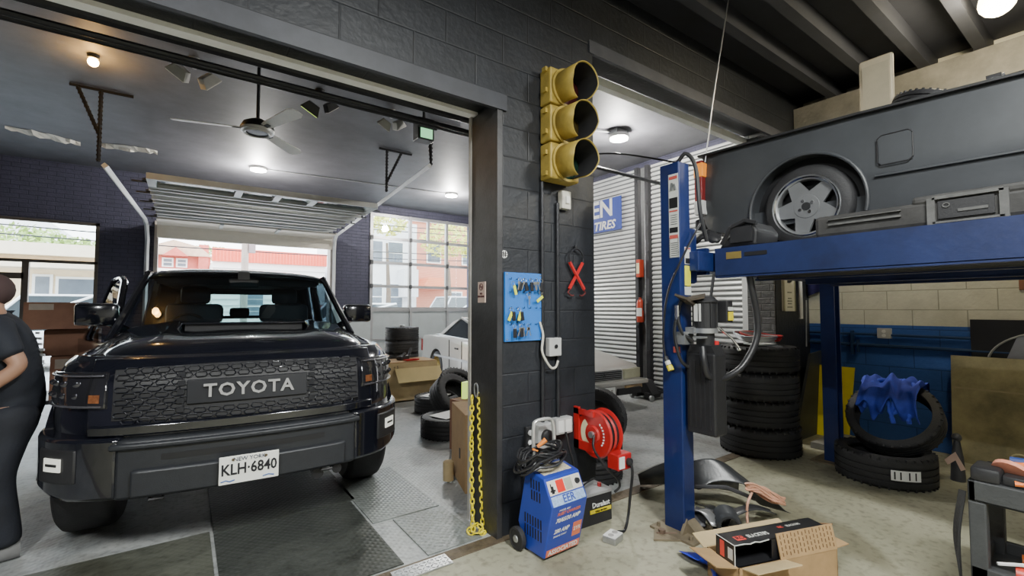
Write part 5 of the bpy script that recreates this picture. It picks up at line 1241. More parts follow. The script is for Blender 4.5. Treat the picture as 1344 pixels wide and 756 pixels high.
# side profile (y,z): rear at y=2.06, front beyond the frame
prof=[(2.03,2.665),(2.06,2.62),(2.075,2.30),(2.06,2.12),(2.00,2.05),(1.80,2.005),(1.62,1.99),(.95,2.03),(.2,1.985),(-2.0,1.985),(-2.7,2.05),(-2.72,2.40),(-2.6,2.50),(-1.45,2.60),(-1.15,2.60),(.0,2.63),(1.0,2.65)]
cyy=.3
for sgn,xo in ((-1,3.30),(1,4.94)):
    m=MB(); rows=[]
    xi=xo+.12*(-sgn)
    def off(z): # tumblehome & crease
        a=(z-2.28)/.38; return .028*a*a+(.010 if z<2.2 else 0)
    n=len(prof)
    V0=[m.bm.verts.new((xo-sgn*off(z),y,z)) for y,z in prof]; V1=[m.bm.verts.new((xi,y,z)) for y,z in prof]
    # strip quads: side as grid for curvature
    for v in V0+V1: m.bm.verts.remove(v)
    ysamp=[2.06,2.0,1.9,1.8,1.6,1.4,1.2,1.0,.8,.6,.4,.2,0,-.4,-.8,-1.2,-1.6,-2.0,-2.4,-2.7]
    def top(y):
        pts=[(-2.72,2.38),(-2.6,2.46),(-1.45,2.56),(-1.15,2.56),(0,2.59),(1.0,2.64),(2.06,2.665)]
        for a,b in zip(pts,pts[1:]):
            if a[0]<=y<=b[0]: f=(y-a[0])/(b[0]-a[0]); return a[1]+(b[1]-a[1])*f
        return 2.6
    def bot(y):
        pts=[(-2.72,2.03),(-2.0,1.985),(.2,1.985),(.95,2.0),(1.62,1.99),(1.85,2.015),(2.0,2.06),(2.06,2.16)]
        for a,b in zip(pts,pts[1:]):
            if a[0]<=y<=b[0]: f=(y-a[0])/(b[0]-a[0]); return a[1]+(b[1]-a[1])*f
        return 2.0
    for y in ysamp:
        row=[]; r_=.04*max(0,(y-1.9)/.16)**2
        for j in range(11):
            z=bot(y)+(top(y)-bot(y))*j/10; row.append((xo-sgn*(off(z)+r_),y,z))
        row+= [(xi,y,top(y)),(xi,y,bot(y))]
        rows.append(row)
    V=m.gv(rows,closev=True); m.cap(V[0]); m.cap(V[-1][::-1])
    o=m.build('bed_side' if False else 'body_side',GP,L,W=True,smooth=True)
    c=MB(); c.cyl((xo-.3,1.305,2.12),(xo+.3,1.305,2.12),.345,n=56); c.cyl((xo-.3,-1.95,2.12),(xo+.3,-1.95,2.12),.345,n=40)
    I=chain(L).inverted()
    for v in c.bm.verts: v.co=I@v.co
    cut(o,c)
    for p in o.data.polygons: p.use_smooth=True
    o.data.set_sharp_from_angle(angle=math.radians(30))
    # arch lip
    m=MB(); rows=[]
    for yc in (1.305,-1.95):
        m.tube([(xo+sgn*.004,yc+.347*math.cos(a),2.12+.347*math.sin(a)) for a in [math.radians(-14+208*i/30) for i in range(31)]],.011,8)
    m.build('arch_lip',GP,L,W=True,smooth=True)
SD=-1
m=MB(); m.box(3.36,4.88,-2.6,2.0,2.03,2.14); m.box(3.36,4.88,2.0,2.05,2.1,2.62); m.box(3.36,4.88,-.25,-.2,2.1,2.6); m.build('bed_floor',GP,L,W=True)
for xa_ in (3.29,4.84):
    m=MB(); m.grid([[(xa_,y_,top(y_)+.002) for y_ in (-.2,.3,1.,1.6,2.06)],[(xa_+.11,y_,top(y_)+.002) for y_ in (-.2,.3,1.,1.6,2.06)]]); m.build('bed_rail_cap',BLKP,L,W=True,sol=.014)
for xa_,xb_ in ((3.45,3.62),(4.62,4.79)):
    m=MB(); m.lathe([(0,xa_),(.37,xa_),(.37,xb_),(0,xb_)],32,Matrix.Translation((0,1.305,2.12))@Matrix.Rotation(PI/2,4,'Y')); m.build('wheel_well',BLK,L,W=True)
for xa_ in (3.41,4.79): MB().box(xa_,xa_+.04,-.2,2.0,2.05,2.57).build('bed_wall',BLK,L,W=True)
m=MB(); m.prism([(-.22,2.6),(-1.5,2.6),(-1.0,3.02),(-.35,3.04)],3.40,4.84,'x'); m.build('cab',GP,L,W=True,bev=.03)
MB().prism([(-.35,2.66),(-1.3,2.66),(-.98,2.96),(-.42,2.98)],3.385,4.86,'x').build('cab_glass',mat('car_glass_sedan',(.05,.06,.065)),L,W=True)
m=MB(); yf0,yf1,zf0,zf1=.742,.905,2.285,2.462; XS=3.286
m.tube([(XS,yf0+.02,zf0),(XS,yf1-.02,zf0),(XS,yf1,zf0+.02),(XS+.006,yf1,zf1-.02),(XS+.008,yf1-.02,zf1),(XS+.008,yf0+.02,zf1),(XS+.006,yf0,zf1-.02),(XS,yf0,zf0+.02),(XS,yf0+.02,zf0)],.0035,5); m.build('fuel_door_seam',BLK,L,W=True)
MB().box(XS+.006,XS+.02,yf0+.005,yf1-.005,zf0+.005,zf1-.005).build('fuel_door',GP,L,W=True)
m=MB(); m.tube([(3.295,.92,2.23),(3.295,.2,2.215),(3.295,-1.5,2.20)],.008,6); m.build('body_crease',GP,L,W=True)
for s_,xo in ((-1,3.31),(1,4.93)):
    tl=MB().box(xo-.03,xo+.03,2.02,2.085,2.30,2.62,bev=.006).build('tail_lamp',mat('tail_red',(.45,.03,.02),.2),L,W=True)
    MB().box(xo-.033,xo+.033,2.01,2.088,2.49,2.60,bev=.004).build('amber_lens',mat('amber_bright',(.85,.28,.03),.25,emis=.4),tl,W=True); MB().box(xo-.033,xo+.033,2.01,2.088,2.19,2.30,bev=.004).build('reverse_lens',WHT,tl,W=True)
    w_=wheelset(L,0,0,0,.275,.19,s_,mat('alloy_silver',(.40,.41,.42),.3,.7,.08),style='star',kr=.77); w_.location=(xo-4.12+.0-s_*.10,1.305-1.3,2.127-1.852)
    w_=wheelset(L,0,0,0,.275,.19,s_,mat('alloy_silver',(1,1,1)),style='star',kr=.77); w_.location=(xo-4.12-s_*.10,-1.95-1.3,2.127-1.852)
    m=MB(); m.lathe([(.186,0),(.198,.012),(.192,.02)],40,Matrix.Translation((xo-s_*.012,1.305,2.127))@Matrix.Rotation(s_*PI/2,4,'Y')); m.build('polished_lip',CHROME,L,W=True,smooth=True)
m=MB(); m.box(3.34,4.90,2.03,2.13,2.08,2.17,bev=.02); m.build('rear_bumper',BLKP,L,W=True)
m=MB(); m.box(3.6,4.6,-2.4,1.9,1.99,2.06); m.cyl((3.45,1.305,2.12),(4.8,1.305,2.12),.04); m.build('chassis',BLK,L,W=True)
# things in the bed
PLY=mat('pale_board',(.55,.47,.33),.6,0,.12)
o=MB().cb((3.83,1.045,2.66+.245),(.02,.19,.56),(0,.05,0),.015).build('board',PLY); tag(o,'pale upright board sticking up out of the raised pickup bed','board')
MB().box(3.816,3.819,.97,1.12,2.70,3.13).build('board_face',mat('pale_board_face',(.47,.41,.29),.6,0,.1),o)
tyre('black tyre lying tilted in the raised pickup bed beside the board',3.90,.80,2.72,.21,.14,(math.radians(20),math.radians(12),0),ri=.13)
m=MB(); m.tube([(3.6,.62,2.64),(3.6,.50,2.71),(3.62,.42,2.73)],.014,6); m.tube([(3.6,.30,2.66),(3.6,.22,2.71),(3.62,.05,2.73)],.012,6); m.cb((3.62,.46,2.735),(.04,.06,.02)); 
tag(m.build('wiper_arm',BLKP),'black bent metal arms poking up over the raised pickup bed','metal arm')
tag(MB().tube([(3.30,2.0,2.60),(3.36,1.96,3.1),(3.50,1.88,ZC-.02)],.005,6).build('hanging_wire',GALV),'thin wire running from the ceiling to the rear corner of the raised pickup','wire')
# ============================================================ right wall things
def on_x(name,label,cat_,y0,y1,z0,z1,mm,x=6.25,d=.03,bev=.004):
    t=thing(name,label,cat_,(x,(y0+y1)/2,z0)); MB().box(x-d,x,y0,y1,z0,z1,bev=bev).build('plate',mm,t,W=True); return t
t=on_x('outlet_box','grey outlet box on the blue wall between the two pipes','outlet',1.645,1.765,1.125,1.235,LG,d=.05)
m=MB()
for dz in (-.022,.022): m.lathe([(0,0),(.018,0),(.018,.004),(0,.004)],14,Matrix.Translation((6.199,1.705,1.18+dz))@Matrix.Rotation(-PI/2,4,'Y'))
m.build('socket',WHT,t,W=True)
PB=mat('pipe_blue',(.02,.05,.13),.45,.2,.15)
for z,l in ((1.165,'upper blue-painted pipe running along the wall behind the outlet'),(1.045,'lower blue-painted pipe running along the wall')):
    m=MB().cyl((6.22,2.44,z),(6.22,-2.5,z-.02),.013 if z>1.1 else .018,n=10); tag(m.build('wall_pipe',PB,smooth=True),l,'pipe')
m=MB().box(6.19,6.25,1.99,2.01,.93,1.20).box(6.19,6.25,1.94,1.955,.96,1.10); tag(m.build('pipe_clamp',PB),'blue pipe clamps on the wall near the lift post','clamp')
t=thing('round_wall_sign','round green and brown sign high on the cream wall behind the lift','sign',(6.25,1.575,2.0))
MB().lathe([(0,0),(.275,0),(.275,.02),(0,.02)],44,Matrix.Translation((6.25,1.575,2.01))@Matrix.Rotation(-PI/2,4,'Y')).build('sign_disc',mat('sign_brown',(.20,.10,.05),.6,0,.15),t,W=True)
MB().lathe([(0,0),(.25,0),(.25,.004),(0,.004)],44,Matrix.Translation((6.228,1.575,2.01))@Matrix.Rotation(-PI/2,4,'Y')).build('sign_face',mat('sign_green',(.05,.13,.06),.6,0,.3,12),t,W=True)
t=on_x('framed_plaque','small brown plaque on the cream wall at the right frame edge','plaque',.42,.70,1.62,1.80,mat('plaque_brown',(.22,.09,.05),.6),d=.02)
# dark panel with ring
t=on_x('dark_sign_panel','black panel with a grey ring hanging on the blue wall above the plywood','sign',-.9,1.03,.96,1.345,mat('panel_black',(.018,.018,.022),.35),x=6.235,d=.03)
RG=mat('ring_grey',(.30,.31,.31),.5)
m=MB().tube([(6.20,.50+.42*math.cos(a),.93+.31*math.sin(a)) for a in [PI*i/24 for i in range(25)]],.010,6); m.build('neon_ring',RG,t,W=True)
m=MB(); m.prism([(.80,.97),(.72,1.20),(.15,1.20),(.15,.97)],6.198,6.203,'x'); m.build('grey_panel',mat('panel_grey',(.24,.25,.30),.5),t,W=True)
MB().box(6.19,6.20,.60,.615,.96,1.22).build('post_stripe',PB,t,W=True)
# plywood leaning
PW=mat('stained_plywood',(.27,.235,.125),.65,0,.45,3.2,.2,20)
M=Matrix.Translation((6.02,0,0))@Matrix.Rotation(.10,4,'Y')
o=MB().box(0,.025,-1.2,1.16,.0,1.0,M).build('plywood_sheet',PW); tag(o,'large stained brown plywood sheet leaning on the blue wall','plywood')
MB().box(-.004,.0,-1.2,1.15,.685,.70,M).build('pale_score',mat('pale_score',(.30,.25,.15),.7),o)
m=MB()
for yy in (.72,.58): m.tube([M@Vector((-.012,yy+.06*math.cos(a),.10+.06*math.sin(a))) for a in [2*PI*i/16 for i in range(17)]],.010,6)
tag(m.build('wire_ring',mat('pale_rope',(.45,.40,.22),.6)),'two pale wire rings hanging low on the plywood sheet','ring')
# yellow panel behind post
M=Matrix.Translation((5.98,0,0))@Matrix.Rotation(.16,4,'Y')
m=MB(); m.prism([(1.99,0),(2.33,0),(2.33,.80),(1.955,.80)],0,.02,'x',M); tag(m.build('yellow_panel',mat('bright_yellow',(.80,.66,.0),.45,0,.06)),'bright yellow panel leaning on the wall behind the far lift post','panel')
m=MB(); m.box(5.35,6.0,1.96,2.12,0,.06); tag(m.build('concrete_curb',mat('curb_concrete',(.20,.195,.17),.8,0,.2)),'low grey kerb block on the floor beside the far lift post','kerb')
m=MB(); m.prism([(5.42,0),(6.2,0),(6.2,.95),(5.9,.93)],2.30,2.33,'y'); tag(m.build('dark_sheet',mat('dark_sheet',(.035,.04,.045),.5,.1,.3)),'dark slanted sheet leaning in the corner behind the yellow panel','sheet')
# D sign and corner pieces on pier
t=thing('narrow_sign','tall narrow cream sign headed with a black letter D on the dark pier','sign',(5.72,2.45,1.6))
MB().box(5.535,5.835,2.43,2.449,1.42,2.02).build('sign_plate',mat('cream_sign',(.55,.53,.42),.5,0,.06),t,W=True)
m=MB(); m.box(5.535,5.565,2.425,2.43,1.42,2.02).box(5.815,5.835,2.425,2.43,1.42,2.02); m.build('sign_border',mat('sign_border',(.25,.24,.15),.6),t,W=True)
text('sign_letter','D',.16,BLK,t,(5.70,2.427,1.80),W=True,bold=.006,sx=1.1)
m=MB()
for z,w_ in ((1.63,.10),(1.56,.08),(1.53,.11),(1.50,.09),(1.46,.12)): m.box(5.69-w_/2,5.69+w_/2,2.426,2.43,z,z+.014)
m.build('sign_print',mat('sign_faint',(.2,.2,.16),.6),t,W=True)
tag(MB().cyl((5.90,2.40,1.33),(5.90,2.40,2.1),.022,n=12).build('pale_tube',LG,smooth=True),'pale vertical tube beside the cream narrow sign','tube')
tag(MB().cyl((6.02,2.40,1.0),(6.05,2.40,1.55),.007,n=8).build('thin_rod',GALV,smooth=True),'thin pale rod hanging in the corner by the blue dado','rod')
m=MB(); m.grid([[(6.15+.02*math.sin(i*1.1),2.43-i*.05,2.3),(6.16+.03*math.sin(i*1.3),2.43-i*.05,1.9),(6.17+.02*math.sin(i*.9),2.43-i*.05,1.60+i*.022)] for i in range(9)])
tag(m.build('purple_banner',mat('purple_cloth',(.035,.03,.14),.8,0,.2),smooth='all',sol=.006),'dark purple cloth banner hanging in the corner of the cream wall','banner')
# tyre banner on shutter
t=thing('tire_banner','blue banner with white tyre-brand lettering hung on the long shutter','banner',(6.38,6.3,3.2))
MB().box(6.375,6.385,5.51,8.6,2.89,3.50).build('banner_sheet',mat('banner_blue',(.02,.05,.32),.5,0,.06),t,W=True)
text('banner_lettering','FALKEN',.44,WHT,t,(6.37,5.70,3.31),rot=FACE_X,align='RIGHT',W=True,bold=.012,shear=.0,sx=1.)
text('banner_lettering','TIRES',.22,WHT,t,(6.37,5.66,3.00),rot=FACE_X,align='RIGHT',W=True,bold=.006,shear=.2)
# fire extinguishers
EX=mat('extinguisher_red',(.45,.05,.02),.35,0,.06)
def ext(z,label,withtank):
    t=thing('fire_extinguisher' if withtank else 'alarm_box',label,'extinguisher' if withtank else 'alarm box',(6.28,5.03,z))
    if withtank:
        m=MB().lathe([(0,0),(.058,0),(.062,.02),(.062,.32),(.045,.37),(.022,.39),(.02,.42),(0,.42)],20,Matrix.Translation((6.27,5.03,z))); m.build('tank',EX,t,W=True,smooth=True)
        m=MB().box(6.2,6.3,5.01,5.05,z+.42,z+.45).box(6.2,6.28,5.02,5.04,z+.46,z+.48); m.build('handle',BLKP,t,W=True); MB().tube(cat([(6.27,5.0,z+.43),(6.24,4.94,z+.38),(6.25,4.95,z+.2)],6),.01,6).build('hose',HOSE,t,W=True)
        m=MB().lathe([(.0635,.10),(.0635,.24)],14,Matrix.Translation((6.27,5.03,z)),a0=PI*.75,a1=PI*1.35); m.build('label',WHT,t,W=True)
    else:
        MB().box(6.22,6.33,4.99,5.07,z,z+.30,bev=.01).build('red_case',EX,t,W=True); MB().box(6.215,6.22,5.0,5.06,z+.06,z+.24).build('case_label',mat('cream_label',(1,1,1)),t,W=True)
ext(1.22,'red fire extinguisher hanging on the dark shutter post',True); ext(1.98,'slim red case fixed higher on the dark shutter post',False)
# floor jack by shutter
t=thing('floor_jack','black floor jack on the floor in front of the narrow shutter','jack',(6.1,4.75,0))
m=MB(); m.box(5.95,6.30,4.62,4.72,.04,.12); m.box(5.95,6.30,4.86,4.96,.04,.12); m.prism([(4.0,.0)]*0 or [(4.60,.10),(5.0,.10),(4.85,.30),(4.75,.30)],6.0,6.2,'x'); m.tube([(6.2,4.8,.2),(6.33,4.5,.12),(6.33,4.3,.08)],.02,7); m.build('jack_frame',BLKP,t,W=True)
m=MB()
for x in (5.98,6.27):
    for y in (4.60,4.98): m.cyl((x,y-.02,.045),(x,y+.02,.045),.045,n=14)
m.build('caster',GALV,t,W=True)
# ============================================================ floor clutter by the lift
FLM=mat('liner_plastic',(.035,.037,.04),.32,0,.2,6,.1,50)
t=thing('fender_liner','large curved black plastic fender liner lying behind the blue lift post','fender liner',(3.1,1.8,0))
m=MB(); rows=[]
for i in range(19):
    u=i/18; a=math.radians(155-140*u); row=[]
    for j in range(7):
        v=j/6; cx=3.17+.30*u; 
        x=2.98+.47*u+.05*v; y=2.12-.42*u-.20*v+.02*math.sin(u*9); zz=.02+.30*math.sin(PI*min(1,(u*1.02+.02)))**.8-.14*v*math.sin(PI*u)+(.10*(1-u)**2)
        row.append((x,y,zz))
    rows.append(row)
m.grid(rows); m.build('liner_shell',FLM,t,W=True,smooth='all',sol=.006,sub=1)
m=MB(); m.tube([(2.98,1.93,.19),(3.12,1.78,.20),(3.28,1.66,.12)],.014,6); m.build('liner_rib',DKP,t,W=True)
t=thing('wheel_arch_trim','second black plastic arch trim poking out behind the blue lift post','plastic trim',(3.1,2.3,0))
m=MB(); m.grid([[(2.96+.5*u,2.42-.55*u,.12+.14*math.sin(PI*u)+.02),(3.06+.5*u,2.48-.55*u,.02+.03*math.sin(PI*u))] for u in [i/12 for i in range(13)]]); m.build('trim_shell',FLM,t,W=True,smooth='all',sol=.01)
m=MB(); m.tube([(2.955+.5*u,2.43-.55*u,.135+.14*math.sin(PI*u)) for u in [i/12 for i in range(13)]],.008,6); m.build('edge_bead',LG,t,W=True)
# ducts and scraps
t=thing('air_duct','short black corrugated rubber air duct lying beside the carton','duct',(2.86,1.62,.08))
m=MB(); M=Matrix.Translation((2.83,1.60,.085))@Matrix.Rotation(math.radians(40),4,'Z')@Matrix.Rotation(PI/2,4,'Y'); pr=[(.062,-.02)]
for k in range(6): pr+=[(.076,k*.026),(.064,k*.026+.013)]
m.lathe(pr+[(.055,.15),(.05,.14),(.05,-.02)],24,M,close=True); m.build('duct_sleeve',FLM,t,W=True,smooth=True)
rr=random.Random(8)
for k,(x,y,a,l,lab_) in enumerate(((2.90,1.84,.5,.30,'flat black bracket strip nearest the blue lift post'),(2.95,1.78,.9,.34,'long black plastic strip under the fender liner'),(3.02,1.70,.2,.28,'black plastic scrap beside the rubber duct'),(2.83,1.76,1.2,.22,'grey-edged scrap at the foot of the lift post'),(3.12,1.60,-.5,.30,'black scrap under the pale cable bundle'))):
    m=MB(); m.grid([[(x+math.cos(a)*l*(u-.5)-math.sin(a)*w_,y+math.sin(a)*l*(u-.5)+math.cos(a)*w_,.03+.012*k+.04*math.sin(u*PI)+.3*abs(w_)) for w_ in (-.035,0,.035)] for u in [i/8 for i in range(9)]])
    tag(m.build('plastic_scrap',[DKP,FLM,DKP,GALV,FLM][k],smooth='all',sol=.008),lab_,'plastic scrap')
m=MB(); rr=random.Random(3)
pts=[]
for i in range(60):
    a=i*.75; pts.append((3.22+.02*math.cos(a*3)+.11*math.cos(a)*1.0+rr.uniform(-.01,.01),1.56-.06*math.cos(a)+.035*math.sin(a),.20+.02*math.sin(a*1.3)+rr.uniform(-.008,.008)-.06*math.cos(a)))
m.tube(cat(pts,3),.007,6); m.tube(cat([(3.12,1.60,.22),(3.06,1.60,.16),(3.05,1.60,.08),(3.0,1.57,.06)],5),.008,6)
tag(m.build('cable_bundle',mat('salmon_cord',(.62,.33,.22),.5,0,.1),smooth=True),'tangled salmon-coloured cord bundle lying on the black plastic parts','cord')
m=MB(); m.prism([(2.42,1.86),(2.62,2.0),(2.62,1.70)],.002,.012,'z'); tag(m.build('steel_scrap',PLB),'thin brown metal scrap sticking out left of the lift post','metal scrap')
m=MB(); m.cyl((2.53,1.88,.0),(2.53,1.88,.035),.022,n=6); m.cyl((2.50,1.90,.012),(2.60,1.82,.012),.008,n=6); tag(m.build('loose_bolt',mat('rusty_bolt',(.16,.11,.08),.6,.4)),'rusty loose bolt on the floor left of the lift post','bolt')
tag(MB().tube([(3.42,1.45,.004),(3.58,1.30,.004)],.004,5).build('zip_tie',mat('rust_strip',(.25,.14,.07),.7)),'thin rusty strip on the bare floor right of the plastic parts','strip')
# blue dustpan
t=thing('blue_dustpan','bright blue plastic dustpan on the floor at left of the carton','dustpan',(2.40,1.50,0))
DP=mat('dustpan_blue',(.02,.04,.55),.35,0,.06)
m=MB(); m.grid([[(2.40,1.70,.025),(2.47,1.64,.010),(2.55,1.57,.025)],[(2.37,1.62,.05),(2.43,1.58,.03),(2.50,1.52,.05)],[(2.36,1.53,.05),(2.39,1.51,.04),(2.43,1.48,.05)]]); m.build('pan',DP,t,W=True,smooth='all',sol=.008,sub=2)
MB().tube(cat([(2.39,1.52,.045),(2.38,1.46,.05),(2.33,1.40,.035),(2.25,1.36,.02)],5),.014,8).build('handle',DP,t,W=True,smooth=True)
# carton with black box
t=thing('open_carton','open brown carton at the bottom of the photo holding a long black box','box',(2.5,1.25,0),0)
ang=math.atan2(-.205,.62)
B=Matrix.Translation((2.285,1.245,0))@Matrix.Rotation(ang,4,'Z')   # +x along the long side, +y away from the camera side
m=MB()
for b_ in ((0,.66,0,.006,0,.15),(0,.66,.22,.226,0,.15),(0,.006,0,.226,0,.15),(.654,.66,0,.226,0,.15),(0,.66,0,.226,0,.006)): m.box(*b_,B)
m.build('carton_body',CARD,t,W=True)
M2=B@Matrix.Translation((0,-.002,.15))@Matrix.Rotation(math.radians(76),4,'X')
f1=MB().box(.27,.66,0,.125,-.005,0,M2).build('side_flap',CARD,t,W=True)
m=MB()
for i in range(15):
    for j in range(4): m.cb((.29+i*.025,.024+j*.027+.006*(i%2),.0006),(.006,.018,.001))
for v in m.bm.verts: v.co=M2@v.co
m.build('printed_lines',mat('card_print',(.16,.09,.04),.8),f1,W=True)
MB().box(-.02,.60,0,.10,-.005,0,B@Matrix.Translation((0,.226,.15))@Matrix.Rotation(math.radians(20),4,'X')).build('side_flap',CARD2,t,W=True)
MB().box(-.13,0,.0,.2,-.005,0,B@Matrix.Translation((0,.01,.15))@Matrix.Rotation(math.radians(12),4,'Y')).build('side_flap',CARD,t,W=True)
MB().box(0,.10,.0,.2,-.005,0,B@Matrix.Translation((.66,.01,.15))@Matrix.Rotation(math.radians(-4),4,'Y')).build('side_flap',CARD,t,W=True)
MB().box(.02,.30,0,.10,-.005,0,B@Matrix.Translation((0,.0,.15))@Matrix.Rotation(math.radians(-14),4,'X')@Matrix.Translation((0,-.10,0))).build('side_flap',CARD2,t,W=True)
t=thing('black_parts_box','long glossy black product box with red emblem lying across the carton','box',(2.6,1.2,.14))
BB=mat('glossy_black_card',(.016,.016,.018),.3,0,.15,20)
BM=B@Matrix.Translation((.0,.028,.14))
m=MB(); m.box(0,.645,0,.13,.105,.11,BM).box(0,.645,.125,.13,0,.11,BM).box(0,.005,0,.13,0,.11,BM).box(.64,.645,0,.13,0,.11,BM).box(0,.645,0,.13,0,.005,BM).box(.24,.645,0,.005,0,.11,BM)
m.build('box_shell',BB,t,W=True)
m=MB(); m.tube([BM@Vector(v) for v in ((.0,-.002,.0),(.0,-.002,.111),(.06,-.002,.111),(.10,-.002,.106),(.13,-.002,.112),(.16,-.002,.106),(.22,-.002,.111))],.003,4); m.tube([BM@Vector(v) for v in ((0,.13,.111),(0,.0,.111))],.0025,4); m.build('torn_edge',ST,t,W=True)
LR=mat('logo_red',(.75,.08,.06),.5)
MB().box(-.028,.028,-.020,.020,0,.001,BM@Matrix.Translation((.085,.055,.1105))).build('red_emblem',LR,t,W=True)
text('emblem_lettering','RC',.036,BLK,t,(0,0,0),rot=BM@Matrix.Translation((.085,.055,.1125)),W=True,ext=.0003,bold=.0006)
text('box_lettering','BLACKTIPS',.040,ST,t,(0,0,0),rot=BM@Matrix.Translation((.205,.055,.112)),W=True,ext=.0003,bold=.001,sx=.70)
text('box_lettering','RC',.026,LR,t,(0,0,0),rot=BM@Matrix.Translation((.39,.085,.112)),W=True,ext=.0003,bold=.0006)
text('box_lettering','BLACKTIPS',.026,ST,t,(0,0,0),rot=BM@Matrix.Translation((.48,.085,.112)),W=True,ext=.0003,sx=.75)
MB().box(-.001,0,.012,.045,.03,.085,BM).build('barcode_label',ST,t,W=True); MB().box(-.001,0,.07,.10,.02,.10,BM).build('red_strip',LR,t,W=True)
# ============================================================ tool cart at right
CT=mat('cart_grey',(.05,.053,.055),.55,0,.15,12,.15,60)
t=thing('tool_cart','dark grey plastic utility cart at the lower right edge loaded with tools','cart',(3.2,.1,0),0)
x0,x1,y0,y1=2.99,3.44,-.35,.53
m=MB(); m.box(x0,x1,y0,y1,.56,.575).box(x0,x0+.03,y0,y1,.56,.655).box(x1-.03,x1,y0,y1,.56,.655).box(x0,x1,y1-.03,y1,.56,.655).box(x0,x1,y0,y0+.03,.56,.655); m.build('top_tray',CT,t,W=True,bev=.006)
m=MB(); m.box(x0,x1,y0,y1,.20,.215).box(x0,x0+.025,y0,y1,.20,.27).box(x1-.025,x1,y0,y1,.20,.27).box(x0,x1,y1-.025,y1,.20,.27); m.build('lower_tray',CT,t,W=True,bev=.006)
for x in (x0+.03,x1-.03):
    for y in (y1-.03,y0+.03): 
        MB().box(x-.03,x+.03,y-.03,y+.03,.10,.56,bev=.006).build('leg',CT,t,W=True)
        cw=MB().cyl((x-.012,y,.05),(x+.012,y,.05),.05,n=18).box(x-.02,x+.02,y-.02,y+.02,.05,.10).build('caster',BLKP,t,W=True)
ORG=mat('orange_tool',(.80,.20,.04),.4,0,.08); SAL=mat('salmon_plastic',(.72,.28,.18),.5)
def tool(mb,m_,name,label,cat_='tool',smooth=True): return tag(mb.build(name,m_,smooth=smooth),label,cat_)
m=MB(); m.box(x0-.0,x0+.16,.42,.52,.655,.72,bev=.015); m.box(x0+.02,x0+.20,.30,.42,.655,.70,bev=.01); tool(m,BLKP,'drill_case','black tool case on the near corner of the cart')
m=MB(); m.lathe([(0,0),(.065,0),(.065,.02),(0,.02)],20,Matrix.Translation((x0+.09,.40,.70))@Matrix.Rotation(.9,4,'Y')@Matrix.Rotation(.2,4,'X')); tool(m,SAL,'salmon_disc','round salmon-pink tool cover standing on the cart')
for k,(xa,ya,xb,yb,r_,mm,nm,l) in enumerate(((.02,.38,.10,.05,.012,ORG,'screwdriver','orange screwdriver handle along the cart edge'),(.06,.36,.14,.0,.010,ORG,'pry_tool','long orange tool lying inside the cart edge'),(.12,.50,.30,.15,.007,CHROME,'wrench','chrome wrench lying on top of the cart'),(.20,.44,.36,.10,.013,ORG,'hammer_handle','orange handle at the back of the cart'),(.25,.42,.26,.05,.018,mat('tool_blue',(.03,.06,.22),.5),'socket_wrench','dark blue tool lying across the cart'),(.16,.30,.30,-.02,.010,mat('tool_red',(.6,.05,.03),.4),'pliers','red-handled pliers on the cart'))):
    m=MB(); m.tube([(x0+xa,ya,.675+.012*k),(x0+(xa+xb)/2,(ya+yb)/2,.685+.012*k),(x0+xb,yb,.68+.012*k)],[r_,r_*.8,r_*1.1],8); tool(m,mm,nm,l)
m=MB(); m.box(x0+.03,x0+.10,.05,.30,.576,.64,bev=.01); tool(m,ORG,'plastic_tray','orange plastic tray inside the cart top')
for (xx,yy,rr_,mm,nm,l) in ((.10,.40,.035,mat('tool_red',(1,1,1)),'spray_can','red spray can lying on the lower shelf of the cart'),(.20,.32,.03,mat('olive_tool',(.25,.27,.15),.5),'green_bottle','olive bottle on the lower shelf of the cart'),(.28,.40,.03,ORG,'orange_bottle','orange bottle on the lower shelf of the cart')):
    m=MB(); m.tube([(x0+xx,yy,.25),(x0+xx+.02,yy-.14,.25),(x0+xx+.025,yy-.17,.25)],[rr_,rr_,.012],14); tool(m,mm,nm,l,'bottle')
m=MB(); m.tube(cat([(x0+.05,.45,.29),(x0+.12,.35,.30),(x0+.2,.28,.28),(x0+.3,.2,.30)],5),.008,6); tool(m,WHT,'white_cable','white cable on the lower shelf of the cart','cable')
m=MB()
for k in range(14):
    a=random.Random(k).uniform(-1,1); m.tube(cat([(x0-.005,.545+.01*a,.60),(x0-.01+.012*a,.57+.012*a,.40),(x0-.01-.01*a,.565,.22+.03*a)],4),.006,5)
tool(m,BLKP,'brush','black frayed brush hanging from the cart corner','brush')
m=MB()
for k in range(4): m.tube(cat([(2.75+.05*k,.62-.03*k,.01),(2.85+.02*k,.72-.02*k,.012),(2.97,.62+.02*k,.012),(3.08,.60,.01)],5),.006,5)
tool(m,HOSE,'black_wires','black wires lying on the floor by the cart leg','wire')
# small bottle/figure between tyre and plywood
t=thing('grease_gun','small dark tool with a pale paper tag standing beside the plywood','tool',(5.35,.98,0))
m=MB().tube([(5.35,1.0,0),(5.35,1.0,.20),(5.35,1.0,.34)],[.05,.04,.02],12); m.sphere((5.35,1.0,.36),.035,12); m.build('tool_body',DKP,t,W=True,smooth=True)
m=MB(); m.prism([(.94,.12),(1.0,.25),(1.07,.17),(1.05,.13),(1.0,.18),(.97,.10)],5.285,5.29,'x'); m.build('paper_tag',mat('pink_tag',(.60,.42,.34),.6),t,W=True)
